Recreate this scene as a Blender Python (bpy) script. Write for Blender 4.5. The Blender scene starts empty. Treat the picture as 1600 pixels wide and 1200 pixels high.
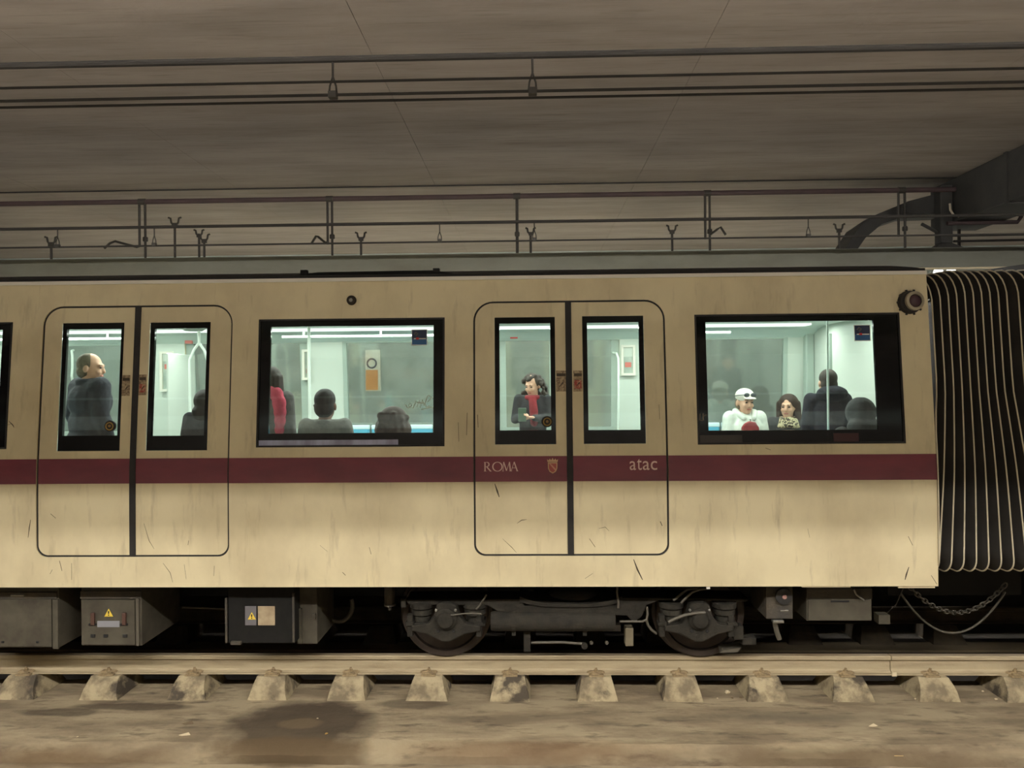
import bpy, bmesh, math, random
from mathutils import Vector, Matrix, Euler, noise
random.seed(7)
R = math.radians
SC = bpy.context.scene
COL = SC.collection

# ------------------------------------------------------------------ camera
F = 1150.0                                   # focal length in pixels of the 1600 px frame
CAM = Vector((0.0, -6.43, 2.60))
YAW, PITCH, ROLL = R(1.5), R(0.05), R(0.49)
fw = Vector((-math.sin(YAW) * math.cos(PITCH), math.cos(YAW) * math.cos(PITCH), math.sin(PITCH)))
r0 = fw.cross(Vector((0, 0, 1))).normalized()
u0 = r0.cross(fw).normalized()
rt = r0 * math.cos(ROLL) - u0 * math.sin(ROLL)
up = u0 * math.cos(ROLL) + r0 * math.sin(ROLL)
cd = bpy.data.cameras.new('camera')
cd.sensor_width = 36.0
cd.lens = 36.0 * F / 1600.0
cd.clip_end = 200
cam = bpy.data.objects.new('camera', cd)
COL.objects.link(cam)
m = Matrix((rt, up, -fw)).transposed().to_4x4()
m.translation = CAM
cam.matrix_world = m
SC.camera = cam

# ------------------------------------------------------------------ world, exposure
w = bpy.data.worlds.new('tunnel_air')
SC.world = w
w.use_nodes = True
w.node_tree.nodes['Background'].inputs[0].default_value = (0.9, 0.85, 0.75, 1)
w.node_tree.nodes['Background'].inputs[1].default_value = 0.02
SC.view_settings.view_transform = 'Standard'
SC.view_settings.look = 'None'
SC.view_settings.exposure = 0.0
SC.view_settings.gamma = 1.0
SC.view_settings.use_curve_mapping = False

# ------------------------------------------------------------------ big lights (the station's lamp rows, an added fill row, the car's lamp rows)
WARM = (1.0, 0.95, 0.90)
COOL = (0.90, 1.0, 0.92)
def area(name, loc, sx, sy, power, color, rot=(0, 0, 0)):
    l = bpy.data.lights.new(name, 'AREA')
    l.shape = 'RECTANGLE'; l.size = sx; l.size_y = sy
    l.energy = power; l.color = color
    o = bpy.data.objects.new(name, l)
    o.location = loc; o.rotation_euler = rot
    COL.objects.link(o)
    return o
ROW_A = (-5.15, 4.54, 335.0)     # lamp row right behind the near platform's fascia: y, z, strength of the tubes
ROW_FILL = (-4.05, 4.90, 11.5)      # added unseen fill row on the fascia's track side, for the upper car side
ROW_C = (4.60, 4.22, 230.0)       # lamp row on the far platform
area('car_lamp_light', (-2.0, 0.85, 3.235), 10.6, 0.16, 135, COOL)
area('car_lamp_light', (-2.0, 1.98, 3.235), 10.6, 0.16, 135, COOL)

# ------------------------------------------------------------------ measuring helpers
def ray(px, py):
    return (fw * F + rt * (px - 800.0) - up * (py - 600.0)).normalized()
def atY(px, py, y):
    d = ray(px, py)
    t = (y - CAM.y) / d.y
    p = CAM + d * t
    return p.x, p.z
def atZ(px, py, z):
    d = ray(px, py)
    p = CAM + d * ((z - CAM.z) / d.z)
    return p.x, p.y
WAIST = 1.84
def yf(z):                                   # outline of the car's side: upright below the waist, leaning in above it
    t = z - WAIST
    return 0.088 * 0.5 * (t + math.sqrt(t * t + 0.04)) - 0.002
def S(px, py):                               # a point of the car's side
    y = 0.0
    for _ in range(6):
        x, z = atY(px, py, y)
        y = yf(z)
    return x, z
def SX(px, py): return S(px, py)[0]
def SZ(px, py): return S(px, py)[1]

# ------------------------------------------------------------------ materials
def lin(c):
    return tuple(((v / 255.0) / 12.92 if v <= 10.3 else ((v / 255.0 + 0.055) / 1.055) ** 2.4) for v in c)
MATS = {}
def mat(name, col, rough=0.6, metal=0.0, var=None, scale=4.0, stretch=(1, 1, 1), lo=0.35, hi=0.7,
        bump=0.0, bscale=40.0, spec=0.5, detail=5.0, coat=0.0, var2=None, scale2=2.0, stretch2=(1, 1, 1), lo2=0.45, hi2=0.7):
    if name in MATS: return MATS[name]
    mt = bpy.data.materials.new(name); mt.use_nodes = True
    nt = mt.node_tree; n = nt.nodes; L = nt.links
    b = n['Principled BSDF']
    b.inputs['Base Color'].default_value = (*lin(col), 1)
    b.inputs['Roughness'].default_value = rough
    b.inputs['Metallic'].default_value = metal
    b.inputs['Specular IOR Level'].default_value = spec
    b.inputs['Coat Weight'].default_value = coat
    tc = n.new('ShaderNodeTexCoord')
    def layer(prev, c2, sc, st, a, z):
        mp = n.new('ShaderNodeMapping'); mp.inputs['Scale'].default_value = st
        L.new(tc.outputs['Object'], mp.inputs['Vector'])
        nz = n.new('ShaderNodeTexNoise'); nz.inputs['Scale'].default_value = sc
        nz.inputs['Detail'].default_value = detail; nz.inputs['Roughness'].default_value = 0.6
        L.new(mp.outputs['Vector'], nz.inputs['Vector'])
        mr = n.new('ShaderNodeMapRange'); mr.inputs['From Min'].default_value = a; mr.inputs['From Max'].default_value = z
        L.new(nz.outputs['Fac'], mr.inputs['Value'])
        mx = n.new('ShaderNodeMix'); mx.data_type = 'RGBA'
        L.new(mr.outputs['Result'], mx.inputs['Factor'])
        if prev is None: mx.inputs['A'].default_value = (*lin(col), 1)
        else: L.new(prev, mx.inputs['A'])
        mx.inputs['B'].default_value = (*lin(c2), 1)
        return mx.outputs['Result']
    out = None
    if var: out = layer(None, var, scale, stretch, lo, hi)
    if var2: out = layer(out, var2, scale2, stretch2, lo2, hi2)
    if out: L.new(out, b.inputs['Base Color'])
    if bump:
        nz = n.new('ShaderNodeTexNoise'); nz.inputs['Scale'].default_value = bscale; nz.inputs['Detail'].default_value = 6
        L.new(tc.outputs['Object'], nz.inputs['Vector'])
        bp = n.new('ShaderNodeBump'); bp.inputs['Strength'].default_value = bump; bp.inputs['Distance'].default_value = 0.02
        L.new(nz.outputs['Fac'], bp.inputs['Height']); L.new(bp.outputs['Normal'], b.inputs['Normal'])
    MATS[name] = mt
    return mt
def emit(name, col, strength):
    if name in MATS: return MATS[name]
    mt = bpy.data.materials.new(name); mt.use_nodes = True
    nt = mt.node_tree; nt.nodes.remove(nt.nodes['Principled BSDF'])
    e = nt.nodes.new('ShaderNodeEmission'); e.inputs[0].default_value = (*col, 1); e.inputs[1].default_value = strength
    nt.links.new(e.outputs[0], nt.nodes['Material Output'].inputs[0])
    MATS[name] = mt
    return mt
def glass(name, tint, refl=0.06, rough=0.02):
    if name in MATS: return MATS[name]
    mt = bpy.data.materials.new(name); mt.use_nodes = True
    nt = mt.node_tree; n = nt.nodes; L = nt.links; n.remove(n['Principled BSDF'])
    tr = n.new('ShaderNodeBsdfTransparent'); tr.inputs[0].default_value = (*tint, 1)
    gl = n.new('ShaderNodeBsdfGlossy'); gl.inputs['Roughness'].default_value = rough
    fr = n.new('ShaderNodeFresnel'); fr.inputs['IOR'].default_value = 1.5
    ad = n.new('ShaderNodeMath'); ad.operation = 'ADD'; ad.inputs[1].default_value = refl - 0.04; ad.use_clamp = True
    mx = n.new('ShaderNodeMixShader')
    L.new(fr.outputs[0], ad.inputs[0]); L.new(ad.outputs[0], mx.inputs[0])
    L.new(tr.outputs[0], mx.inputs[1]); L.new(gl.outputs[0], mx.inputs[2])
    L.new(mx.outputs[0], n['Material Output'].inputs[0])
    MATS[name] = mt
    return mt

CREAM = dict(rough=0.42, var=(198, 184, 148), scale=1.3, stretch=(1.2, 1, 0.8), lo=0.40, hi=0.75,
             var2=(164, 148, 116), scale2=4.0, stretch2=(3.0, 1, 0.5), lo2=0.58, hi2=0.95)
cream = mat('cream_paint', (224, 211, 172), **CREAM)
cream_door = mat('cream_door_paint', (222, 209, 170), **CREAM)
stripe_m = mat('maroon_stripe', (126, 60, 70), rough=0.25, var=(108, 54, 64), scale=2.0, stretch=(1, 1, 3))
rubber = mat('black_rubber', (22, 21, 20), rough=0.6, var=(40, 37, 34), scale=8)
black_gloss = mat('black_glass_border', (12, 12, 12), rough=0.08)
line_white = mat('pale_edge', (206, 192, 160), rough=0.5)
roof_m = mat('dark_roof', (34, 32, 29), rough=0.8)
under_m = mat('underframe_paint', (52, 49, 43), rough=0.75, var=(74, 66, 52), scale=6, bump=0.2)
under_dark = mat('underframe_dark', (20, 20, 19), rough=0.85)
box_m = mat('equipment_grey', (78, 74, 62), rough=0.7, spec=0.25, var=(58, 53, 44), scale=5)
boxd_m = mat('equipment_black', (17, 17, 16), rough=0.7, spec=0.15, var=(30, 29, 26), scale=5)
bogie_m = mat('bogie_dust', (47, 44, 37), rough=0.85, spec=0.2, var=(30, 28, 24), scale=9, bump=0.25)
wheel_m = mat('wheel_steel', (62, 52, 44), rough=0.6, metal=0.3, var=(44, 36, 30), scale=9)
steel_m = mat('bright_steel', (150, 148, 140), rough=0.35, metal=0.8)
hose_m = mat('hose_grey', (80, 75, 64), rough=0.6)
yellow_m = mat('warning_yellow', (214, 186, 70), rough=0.5)
plate_m = mat('label_plate', (168, 152, 122), rough=0.5, var=(140, 122, 96), scale=14)
plate_g = mat('label_grey', (96, 94, 96), rough=0.5)
white_m = mat('white_paint', (226, 222, 210), rough=0.5)
conc = dict(rough=0.9, bump=0.12, bscale=14)
ceil_m = mat('ceiling_concrete', (158, 149, 140), var=(130, 122, 114), scale=1.6, stretch=(0.35, 2.2, 1), lo=0.35, hi=0.75,
             var2=(104, 96, 87), scale2=7, stretch2=(0.25, 4, 1), lo2=0.55, hi2=0.9, **conc)
wall_m = mat('platform_wall', (170, 180, 176), rough=0.7, var=(146, 156, 152), scale=1.5)
wall_n = mat('near_platform_wall', (104, 98, 90), rough=0.6, var=(86, 80, 74), scale=1.5)
bed_m = mat('shade_dark_trackbed', (44, 40, 34), rough=0.9, var=(62, 56, 46), scale=3, bump=0.4, bscale=14)  # dark tone paints in the shade beneath the train
fascia_m = mat('fascia_grey_green', (112, 114, 102), rough=0.6, var=(98, 98, 86), scale=1.5, stretch=(1, 1, 2))
plat_m = mat('platform_floor', (176, 170, 158), rough=0.8, var=(156, 150, 140), scale=3)
rail_m = mat('rail_dusty', (164, 150, 120), rough=0.8, var=(130, 114, 88), scale=3, stretch=(0.6, 1, 6), lo=0.45, hi=0.8, bump=0.15)
railtop_m = mat('rail_running_face', (182, 168, 142), rough=0.4, metal=0.25, var=(150, 130, 100), scale=3, stretch=(0.4, 1, 1))
block_m = mat('block_concrete', (168, 154, 122), var=(116, 104, 82), scale=6, lo=0.40, hi=0.60, var2=(72, 64, 52), scale2=3.2, lo2=0.52, hi2=0.62, rough=0.95, bump=0.5, bscale=30)
def vary(mt):                                  # every copy takes its own stretch of the pattern
    nt = mt.node_tree; oi = nt.nodes.new('ShaderNodeObjectInfo'); ml_ = nt.nodes.new('ShaderNodeMath'); ml_.operation = 'MULTIPLY'; ml_.inputs[1].default_value = 40.0
    nt.links.new(oi.outputs['Random'], ml_.inputs[0])
    for nd in [q for q in nt.nodes if q.type == 'MAPPING']: nt.links.new(ml_.outputs[0], nd.inputs['Location'])
vary(block_m)
clip_m = mat('rail_clip_dust', (160, 140, 104), rough=0.8, var=(110, 94, 70), scale=30)
pipe_red = mat('pipe_maroon', (72, 54, 54), rough=0.7, var=(56, 46, 46), scale=2)
pipe_dk = mat('pipe_dark', (46, 42, 36), rough=0.7, var=(36, 33, 30), scale=3)
pipe_gy = mat('pipe_grey', (50, 48, 45), rough=0.85, spec=0.15, var=(44, 42, 40), scale=2)
hang_m = mat('hanger_steel', (48, 44, 38), rough=0.6)
duct_m = mat('duct_black', (44, 44, 42), rough=0.75, var=(58, 56, 52), scale=4)
conduit_m = mat('conduit_galvanised', (176, 166, 144), rough=0.45)
int_m = mat('car_lining', (208, 216, 206), rough=0.45)
int_dk = mat('car_lining_grey', (170, 184, 174), rough=0.4)
int_ceil = mat('car_ceiling', (214, 228, 220), rough=0.5)
pole_m = mat('pole_white', (226, 238, 228), rough=0.3)
seat_m = mat('seat_cyan', (92, 178, 206), rough=0.45)
seat_rim = mat('seat_rim', (220, 240, 244), rough=0.45)
floor_in = mat('car_floor', (110, 114, 112), rough=0.7)
ad_m = mat('advert_print', (158, 172, 162), rough=0.5, var=(190, 200, 190), scale=12)
ad_red = mat('advert_red', (214, 120, 110), rough=0.5)
pane_m = glass('window_pane', (0.94, 0.96, 0.94), 0.075)
pane_far = glass('far_window_pane', (0.66, 0.74, 0.71), 0.14, 0.10)
carlamp_m = emit('car_lamp_glow', (0.9, 1.0, 0.95), 1.5)
bellows_m = mat('bellows_rubber', (34, 31, 27), rough=0.75, var=(44, 40, 34), scale=3)
rib_m = mat('bellows_rib', (206, 196, 168), rough=0.45)
letter_m = mat('lettering_pale', (222, 190, 178), rough=0.5)
sticker_m = mat('sticker_beige', (176, 156, 122), rough=0.5, var=(120, 100, 76), scale=60, lo=0.4, hi=0.6)
sticker_r = mat('sticker_red', (156, 60, 48), rough=0.5, var=(190, 150, 120), scale=50, lo=0.45, hi=0.6)
scuff_m = mat('scuff', (70, 60, 46), rough=0.8)
navy_m = mat('sign_navy', (40, 52, 82), rough=0.4)
blue_m = mat('sign_blue', (46, 98, 148), rough=0.4)
red_m = mat('sign_red', (200, 52, 48), rough=0.4)

# ------------------------------------------------------------------ mesh building
class MB:
    def __init__(s): s.v = []; s.f = []; s.mi = []; s.cur = 0
    def face(s, ids): s.f.append(tuple(ids)); s.mi.append(s.cur)
    def quad(s, a, b, c, d):
        i = len(s.v); s.v += [Vector(a), Vector(b), Vector(c), Vector(d)]; s.face((i, i + 1, i + 2, i + 3))
    def poly(s, pts):
        i = len(s.v); s.v += [Vector(p) for p in pts]; s.face(range(i, i + len(pts)))
    def box(s, x0, x1, y0, y1, z0, z1):
        i = len(s.v)
        for z in (z0, z1):
            for y in (y0, y1):
                for x in (x0, x1): s.v.append(Vector((x, y, z)))
        for q in ((0, 2, 3, 1), (4, 5, 7, 6), (0, 1, 5, 4), (2, 6, 7, 3), (0, 4, 6, 2), (1, 3, 7, 5)):
            s.face([i + k for k in q])
        return s
    def hexa(s, p):                           # eight corners: lower ring 0-3, upper ring 4-7
        i = len(s.v); s.v += [Vector(q) for q in p]
        for q in ((0, 3, 2, 1), (4, 5, 6, 7), (0, 1, 5, 4), (1, 2, 6, 5), (2, 3, 7, 6), (3, 0, 4, 7)):
            s.face([i + k for k in q])
        return s
    def rings(s, rings, cap=True, closed=True):
        i = len(s.v); n = len(rings[0])
        for r in rings: s.v += [Vector(p) for p in r]
        for k in range(len(rings) - 1):
            a = i + k * n; b = a + n
            for j in range(n if closed else n - 1):
                s.face((a + j, a + (j + 1) % n, b + (j + 1) % n, b + j))
        if cap:
            s.face(range(i + n - 1, i - 1, -1))
            e = i + (len(rings) - 1) * n
            s.face(range(e, e + n))
        return s
    def tube(s, pts, r, n=8, r2=None):
        pts = [Vector(p) for p in pts]; rs = []
        prev = None
        for k, p in enumerate(pts):
            t = (pts[min(k + 1, len(pts) - 1)] - pts[max(k - 1, 0)]).normalized()
            if prev is None:
                a = Vector((0, 0, 1)) if abs(t.z) < 0.9 else Vector((1, 0, 0))
                u = t.cross(a).normalized()
            else:
                u = (prev - t * prev.dot(t)).normalized()
            prev = u; v = t.cross(u)
            rad = r if r2 is None else r + (r2 - r) * k / max(1, len(pts) - 1)
            rs.append([p + (u * math.cos(6.28318 * j / n) + v * math.sin(6.28318 * j / n)) * rad for j in range(n)])
        return s.rings(rs)
    def lathe(s, c, axis, prof, n=16):        # prof: (along, radius)
        c = Vector(c); ax = Vector(axis).normalized()
        a = Vector((0, 0, 1)) if abs(ax.z) < 0.9 else Vector((1, 0, 0))
        u = ax.cross(a).normalized(); v = ax.cross(u)
        return s.rings([[c + ax * h + (u * math.cos(6.28318 * j / n) + v * math.sin(6.28318 * j / n)) * r for j in range(n)] for h, r in prof])
    def prism(s, pts, d):                     # planar polygon pushed along d
        d = Vector(d); a = [Vector(p) for p in pts]
        return s.rings([a, [p + d for p in a]])
    def build(s, name, mats, parent=None, base=(0, 0, 0), smooth=False, bevel=0.0, seg=2):
        base = Vector(base)
        me = bpy.data.meshes.new(name)
        me.from_pydata([v - base for v in s.v], [], s.f)
        if not isinstance(mats, (list, tuple)): mats = [mats]
        for q in mats: me.materials.append(q)
        if len(mats) > 1: me.polygons.foreach_set('material_index', s.mi)
        bm = bmesh.new(); bm.from_mesh(me)
        bmesh.ops.remove_doubles(bm, verts=bm.verts, dist=1e-5)
        bmesh.ops.recalc_face_normals(bm, faces=bm.faces)
        bm.to_mesh(me); bm.free()
        if smooth:
            me.polygons.foreach_set('use_smooth', [True] * len(me.polygons))
            me.set_sharp_from_angle(angle=R(38))
        o = bpy.data.objects.new(name, me)
        COL.objects.link(o)
        if parent is not None: o.parent = parent
        else: o.location = base
        if bevel:
            b = o.modifiers.new('edge', 'BEVEL'); b.width = bevel; b.segments = seg; b.limit_method = 'ANGLE'
        return o
def tag(o, label=None, cat=None, group=None, kind=None):
    if label: o['label'] = label
    if cat: o['category'] = cat
    if group: o['group'] = group
    if kind: o['kind'] = kind
    return o
def empty(name, loc, label=None, cat=None, group=None, kind=None):
    o = bpy.data.objects.new(name, None); o.empty_display_size = 0.2
    o.location = loc; COL.objects.link(o)
    return tag(o, label, cat, group, kind)
def share(o, parent, loc=None, name=None):
    c = o.copy(); COL.objects.link(c); c.parent = parent
    if loc is not None: c.location = loc
    return c
def copy_tree(o, loc):
    c = o.copy(); COL.objects.link(c); c.location = loc
    for ch in o.children:
        d = share(ch, c)
        for g in ch.children: share(g, d)
    return c
def arc(cx, cz, r, a0, a1, n=8):
    return [(cx + r * math.cos(a0 + (a1 - a0) * k / n), cz + r * math.sin(a0 + (a1 - a0) * k / n)) for k in range(n + 1)]

# ================================================================== the setting
ZS = -0.35                                    # top of the track slab
X0, X1 = -13.0, 13.0
CEIL = 5.24
def slab_material():
    mt = mat('slab_concrete', (154, 140, 112), var=(118, 104, 82), scale=2.6, stretch=(0.5, 1.6, 1), lo=0.40, hi=0.62,
             var2=(92, 80, 62), scale2=9, stretch2=(0.35, 1.3, 1), lo2=0.54, hi2=0.72, rough=0.88, bump=0.4, bscale=16)
    nt = mt.node_tree; n = nt.nodes; L = nt.links; b = n['Principled BSDF']
    prev = b.inputs['Base Color'].links[0].from_socket
    tc = n.new('ShaderNodeTexCoord')
    nz = n.new('ShaderNodeTexNoise'); nz.inputs['Scale'].default_value = 3.2; nz.inputs['Detail'].default_value = 5
    L.new(tc.outputs['Object'], nz.inputs['Vector'])
    def stain(prev, px, py, rpx, rpy, col, amt, a=0.75, z=1.1, wob=0.9):
        x, y = atZ(px, py, ZS)
        xa = atZ(px + rpx, py, ZS)[0]; ya = atZ(px, py - rpy, ZS)[1]
        rx, ry = abs(xa - x), abs(ya - y)
        mp = n.new('ShaderNodeMapping'); mp.vector_type = 'POINT'
        mp.inputs['Scale'].default_value = (1 / rx, 1 / ry, 0)
        mp.inputs['Location'].default_value = (-x / rx, -y / ry, 0)
        L.new(tc.outputs['Object'], mp.inputs['Vector'])
        ln = n.new('ShaderNodeVectorMath'); ln.operation = 'LENGTH'; L.new(mp.outputs[0], ln.inputs[0])
        ma = n.new('ShaderNodeMath'); ma.operation = 'MULTIPLY_ADD'; ma.inputs[1].default_value = wob; 
        L.new(nz.outputs['Fac'], ma.inputs[0]); L.new(ln.outputs['Value'], ma.inputs[2])
        mr = n.new('ShaderNodeMapRange'); mr.inputs['From Min'].default_value = a + wob * 0.5; mr.inputs['From Max'].default_value = z + wob * 0.5
        mr.inputs['To Min'].default_value = amt; mr.inputs['To Max'].default_value = 0
        L.new(ma.outputs[0], mr.inputs['Value'])
        mx = n.new('ShaderNodeMix'); mx.data_type = 'RGBA'
        L.new(mr.outputs[0], mx.inputs['Factor']); L.new(prev, mx.inputs['A']); mx.inputs['B'].default_value = (*lin(col), 1)
        return mx.outputs['Result']
    dk = (58, 47, 33)
    prev = stain(prev, 470, 1132, 112, 40, dk, 0.88)
    prev = stain(prev, 450, 1165, 130, 14, (84, 68, 44), 0.8)
    prev = stain(prev, 470, 1130, 36, 8, (108, 92, 66), 0.6)
    prev = stain(prev, 95, 1113, 70, 7, dk, 0.7)
    prev = stain(prev, 210, 1104, 95, 6, dk, 0.75)
    prev = stain(prev, 640, 1100, 60, 8, dk, 0.55)
    prev = stain(prev, 830, 1165, 260, 10, (104, 82, 56), 0.7, a=0.4)
    prev = stain(prev, 100, 1170, 240, 10, (96, 76, 48), 0.7, a=0.4)
    prev = stain(prev, 1250, 1120, 160, 14, (104, 94, 76), 0.55, a=0.3)
    prev = stain(prev, 1320, 1172, 300, 9, (92, 76, 52), 0.7, a=0.4)
    L.new(prev, b.inputs['Base Color'])
    return mt
slab_m = slab_material()

# trackbed: cross-section pushed along the track; the near lip is broken up a little
YE = 0.92                                      # slab edge behind the near rail
prof = [(-4.22, -0.44), (-0.54, -0.445), (-0.485, -0.53), (-0.452, -0.42), (-0.36, -0.352), (-0.1, ZS), (0.45, ZS), (YE, ZS),
        (YE + 0.005, -0.9), (-4.22, -0.9)]
mb = MB(); ringsx = []
nx = 260
for k in range(nx + 1):
    x = X0 + (X1 - X0) * k / nx
    rr = []
    for j, (y, z) in enumerate(prof):
        dy = dz = 0
        if 1 <= j <= 4:
            dy = 0.028 * noise.noise(Vector((x * 1.7, j * 3.1, 0))) + 0.012 * noise.noise(Vector((x * 7, j * 5.0, 4)))
            dz = 0.006 * noise.noise(Vector((x * 5, j, 9)))
        if j in (5, 6, 7): dz = 0.004 * noise.noise(Vector((x * 2, j * 2.0, 1)))
        rr.append((x, y + dy, z + dz))
    ringsx.append(rr)
mb.rings(ringsx)
floor_o = tag(mb.build('floor', slab_m, smooth=True), 'stained concrete track slab with an oil patch running along the rail', kind='structure')

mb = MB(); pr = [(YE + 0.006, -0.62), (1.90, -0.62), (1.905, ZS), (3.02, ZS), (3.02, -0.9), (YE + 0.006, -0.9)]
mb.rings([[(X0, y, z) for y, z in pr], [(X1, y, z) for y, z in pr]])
tag(mb.build('floor_under_train', bed_m), 'trackbed beneath the train, darkened to paint in shade', kind='structure')
mb = MB(); mb.box(X0, X1, 1.74, 1.99, ZS - 0.02, ZS + 0.006)
tag(mb.build('floor_lit_strip', mat('lit_strip_concrete', (132, 118, 92), rough=0.9, var=(96, 86, 68), scale=2, stretch=(0.5, 1, 1))), 'strip of trackbed beneath the train, painted pale where lit', kind='structure')  # lit part of the trackbed put into a paler colour
# ceiling: cast panels with recessed joints
JX = (atZ(540, 0, CEIL)[0] + atZ(1140, 0, CEIL)[0]) / 2
PITCHX = atZ(1140, 0, CEIL)[0] - atZ(540, 0, CEIL)[0]
mb = MB(); mb.box(X0, X1, -11.2, 8.4, CEIL + 0.10, CEIL + 0.3)
ceil_o = tag(mb.build('ceiling', ceil_m), 'board-marked concrete ceiling over the tracks', kind='structure')
k0 = int((X0 - JX) / PITCHX) - 1
shared = None
for k in range(k0, 8):
    a = JX + PITCHX * (k + 0.5); b = a + PITCHX
    if a > X1 or b < X0: continue
    q = MB(); q.box(a + 0.0018, b - 0.0018, -11.2, 8.4, CEIL + 0.001 * (k % 2), CEIL + 0.1)
    q.build('ceiling_panel', ceil_m, ceil_o, (0, 0, 0))

# far platform and near platform
mb = MB(); mb.box(X0, X1, 3.03, 8.2, -0.9, 1.02); mb.box(X0, X1, 2.96, 3.3, 0.94, 1.05)
tag(mb.build('floor_far_platform', plat_m), 'far platform slab behind the train', kind='structure')
mb = MB(); mb.box(X0, X1, 8.2, 8.4, 0.9, CEIL + 0.1)
tag(mb.build('wall_back', wall_m), 'pale wall of the far platform', kind='structure')
mb = MB(); mb.box(X0, X1, -11.0, -4.22, -0.9, 1.02); mb.box(X0, X1, -4.6, -4.16, 0.94, 1.05)
tag(mb.build('floor_near_platform', plat_m), 'near platform on which the photographer stands', kind='structure')
mb = MB(); mb.box(X0, X1, -11.2, -11.0, 0.9, CEIL + 0.1)
tag(mb.build('wall_front', wall_n), 'wall of the near platform', kind='structure')

mb = MB(); mb.box(X0, X1, -11.0, -10.97, 3.42, 3.78)
mb.box(X0, X1, -10.95, -10.9, 4.22, 4.26)
tag(mb.build('trim_4', wall_m), 'pale band along the near platform wall', kind='structure')
mb = MB(); mb.box(X0, X1, 3.0, 3.03, -0.7, 0.93)
tag(mb.build('wall_platform_edge', bed_m), 'upright face of the far platform below its edge, painted shade-dark', kind='structure')  # dark sheet stands in for shade below the platform edge
# fascia beams along both platform edges
YF = 3.16
zft = sum(atY(px, py, YF)[1] for px, py in ((0, 409), (600, 399), (1000, 392), (1500, 385))) / 4
zfb = (atY(200, 434.5, YF)[1] + atY(1490, 416.5, YF)[1]) / 2
mb = MB(); mb.box(X0, X1, YF, YF + 0.07, zfb, zft); mb.box(X0, X1, YF, YF + 0.5, zft - 0.012, zft + 0.004)
tag(mb.build('trim_1', fascia_m, bevel=0.004), 'grey-green fascia panel running above the train roof', kind='structure')
mb = MB(); mb.box(X0, X1, YF + 0.005, YF + 0.10, zfb - 0.016, zfb)
tag(mb.build('trim_2', line_white), 'pale bottom lip of the fascia panel', kind='structure')
mb = MB(); mb.box(X0, X1, -4.45, -4.38, 4.10, 4.46)
tag(mb.build('trim_3', fascia_m), 'fascia above the near platform edge', kind='structure')

# lamp rows: housings with tubes
def lamp_row(row, xs, label, group, ln=1.6, hw=0.12, arm=False):
    y, z, power = row
    lamp_m = emit('lamp_tube_glow_%d' % int(power), WARM, power)
    proto = None
    for i, x in enumerate(xs):
        e = empty('platform_lamp', (x, y, z), label % (['first', 'second', 'third', 'fourth', 'fifth', 'sixth', 'seventh', 'eighth', 'ninth', 'tenth', 'eleventh', 'twelfth'][i]), 'lamp', group)
        if proto is None:
            a = MB(); a.box(-ln / 2, ln / 2, -max(hw, 0.14), max(hw, 0.14), 0.03, 0.09)
            h = a.build('housing', white_m, e)
            t, t_, t3 = [MB().tube([(-ln / 2 + 0.04, dy, 0.0), (ln / 2 - 0.04, dy, 0.0)], 0.014).build('tube', lamp_m, e, smooth=True) for dy in (-0.11, 0.0, 0.11)]
            a = MB(); a.tube([(-ln * 0.3, 0, 0.09), (-ln * 0.3, 0, CEIL - z)] if not arm else [(-ln * 0.3, -hw, 0.05), (-ln * 0.3, YF + 0.06 - y, 0.05)], 0.01)
            d = a.build('suspension_rod', hang_m, e)
            a = MB(); a.tube([(ln * 0.3, 0, 0.09), (ln * 0.3, 0, CEIL - z)] if not arm else [(ln * 0.3, -hw, 0.05), (ln * 0.3, YF + 0.06 - y, 0.05)], 0.01)
            d2 = a.build('suspension_rod', hang_m, e)
            proto = (h, t, t_, t3, d, d2)
        else:
            for c in proto: share(c, e)
lamp_row(ROW_A, [-8.8 + 2.5 * k for k in range(8)], '%s fluorescent lamp of the row above the near platform edge', 'lamps above the near platform edge')
lamp_row(ROW_FILL, [-8.8 + 2.5 * k for k in range(8)], '%s added fill lamp of the unseen row in front of the near fascia', 'added fill lamps in front of the near fascia')  # unseen lamps added to light the upper car side
lamp_row(ROW_C, [-8.35 + 2.5 * k for k in range(6)] + [9.2], '%s fluorescent lamp of the row over the far platform', 'lamps over the far platform', hw=0.42, arm=True)  # housings widened to keep the tubes' light off the ceiling

# ------------------------------------------------------------------ rails
def rail(y, label, joint_px=None, m1=None, m2=None):
    e = empty('rail', (0, y, -0.155), label, 'rail')
    cs = [(-0.07, -0.155), (-0.07, -0.168), (-0.018, -0.145), (-0.010, -0.13), (-0.010, -0.048), (-0.034, -0.036), (-0.036, -0.008), (-0.030, 0.0)]
    full = cs + [(-a, b) for a, b in reversed(cs)]
    segs = [(X0, X1)]
    if joint_px:
        xj = atY(joint_px, 1030, y)[0]
        segs = [(X0, xj - 0.004), (xj + 0.004, X1)]
    for a, b in segs:
        mb = MB(); mb.rings([[(a, y + p, q) for p, q in full], [(b, y + p, q) for p, q in full]])
        mb.build('rail_bar', m1 or rail_m, e, (0, y, -0.155))
        mb = MB(); mb.box(a, b, y - 0.030, y + 0.030, -0.001, 0.0015)
        mb.build('running_surface', m2 or railtop_m, e, (0, y, -0.155))
    if joint_px:
        mb = MB(); mb.box(xj - 0.012, xj + 0.03, y - 0.075, y - 0.062, -0.175, -0.140)
        mb.build('joint_lug', line_white, e, (0, y, -0.155))
    return e
YR = 0.66
rail(YR, 'dusty steel rail under the near wheels of the train', 1390)
rail(YR + 1.50, 'shadowed steel rail beneath the train on the far side', None, mat('rail_shade_dark', (92, 80, 60), rough=0.9, var=(60, 52, 42), scale=3), mat('rail_shade_dark', 0))  # darker rail colours stand in for shade under the train

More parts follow.
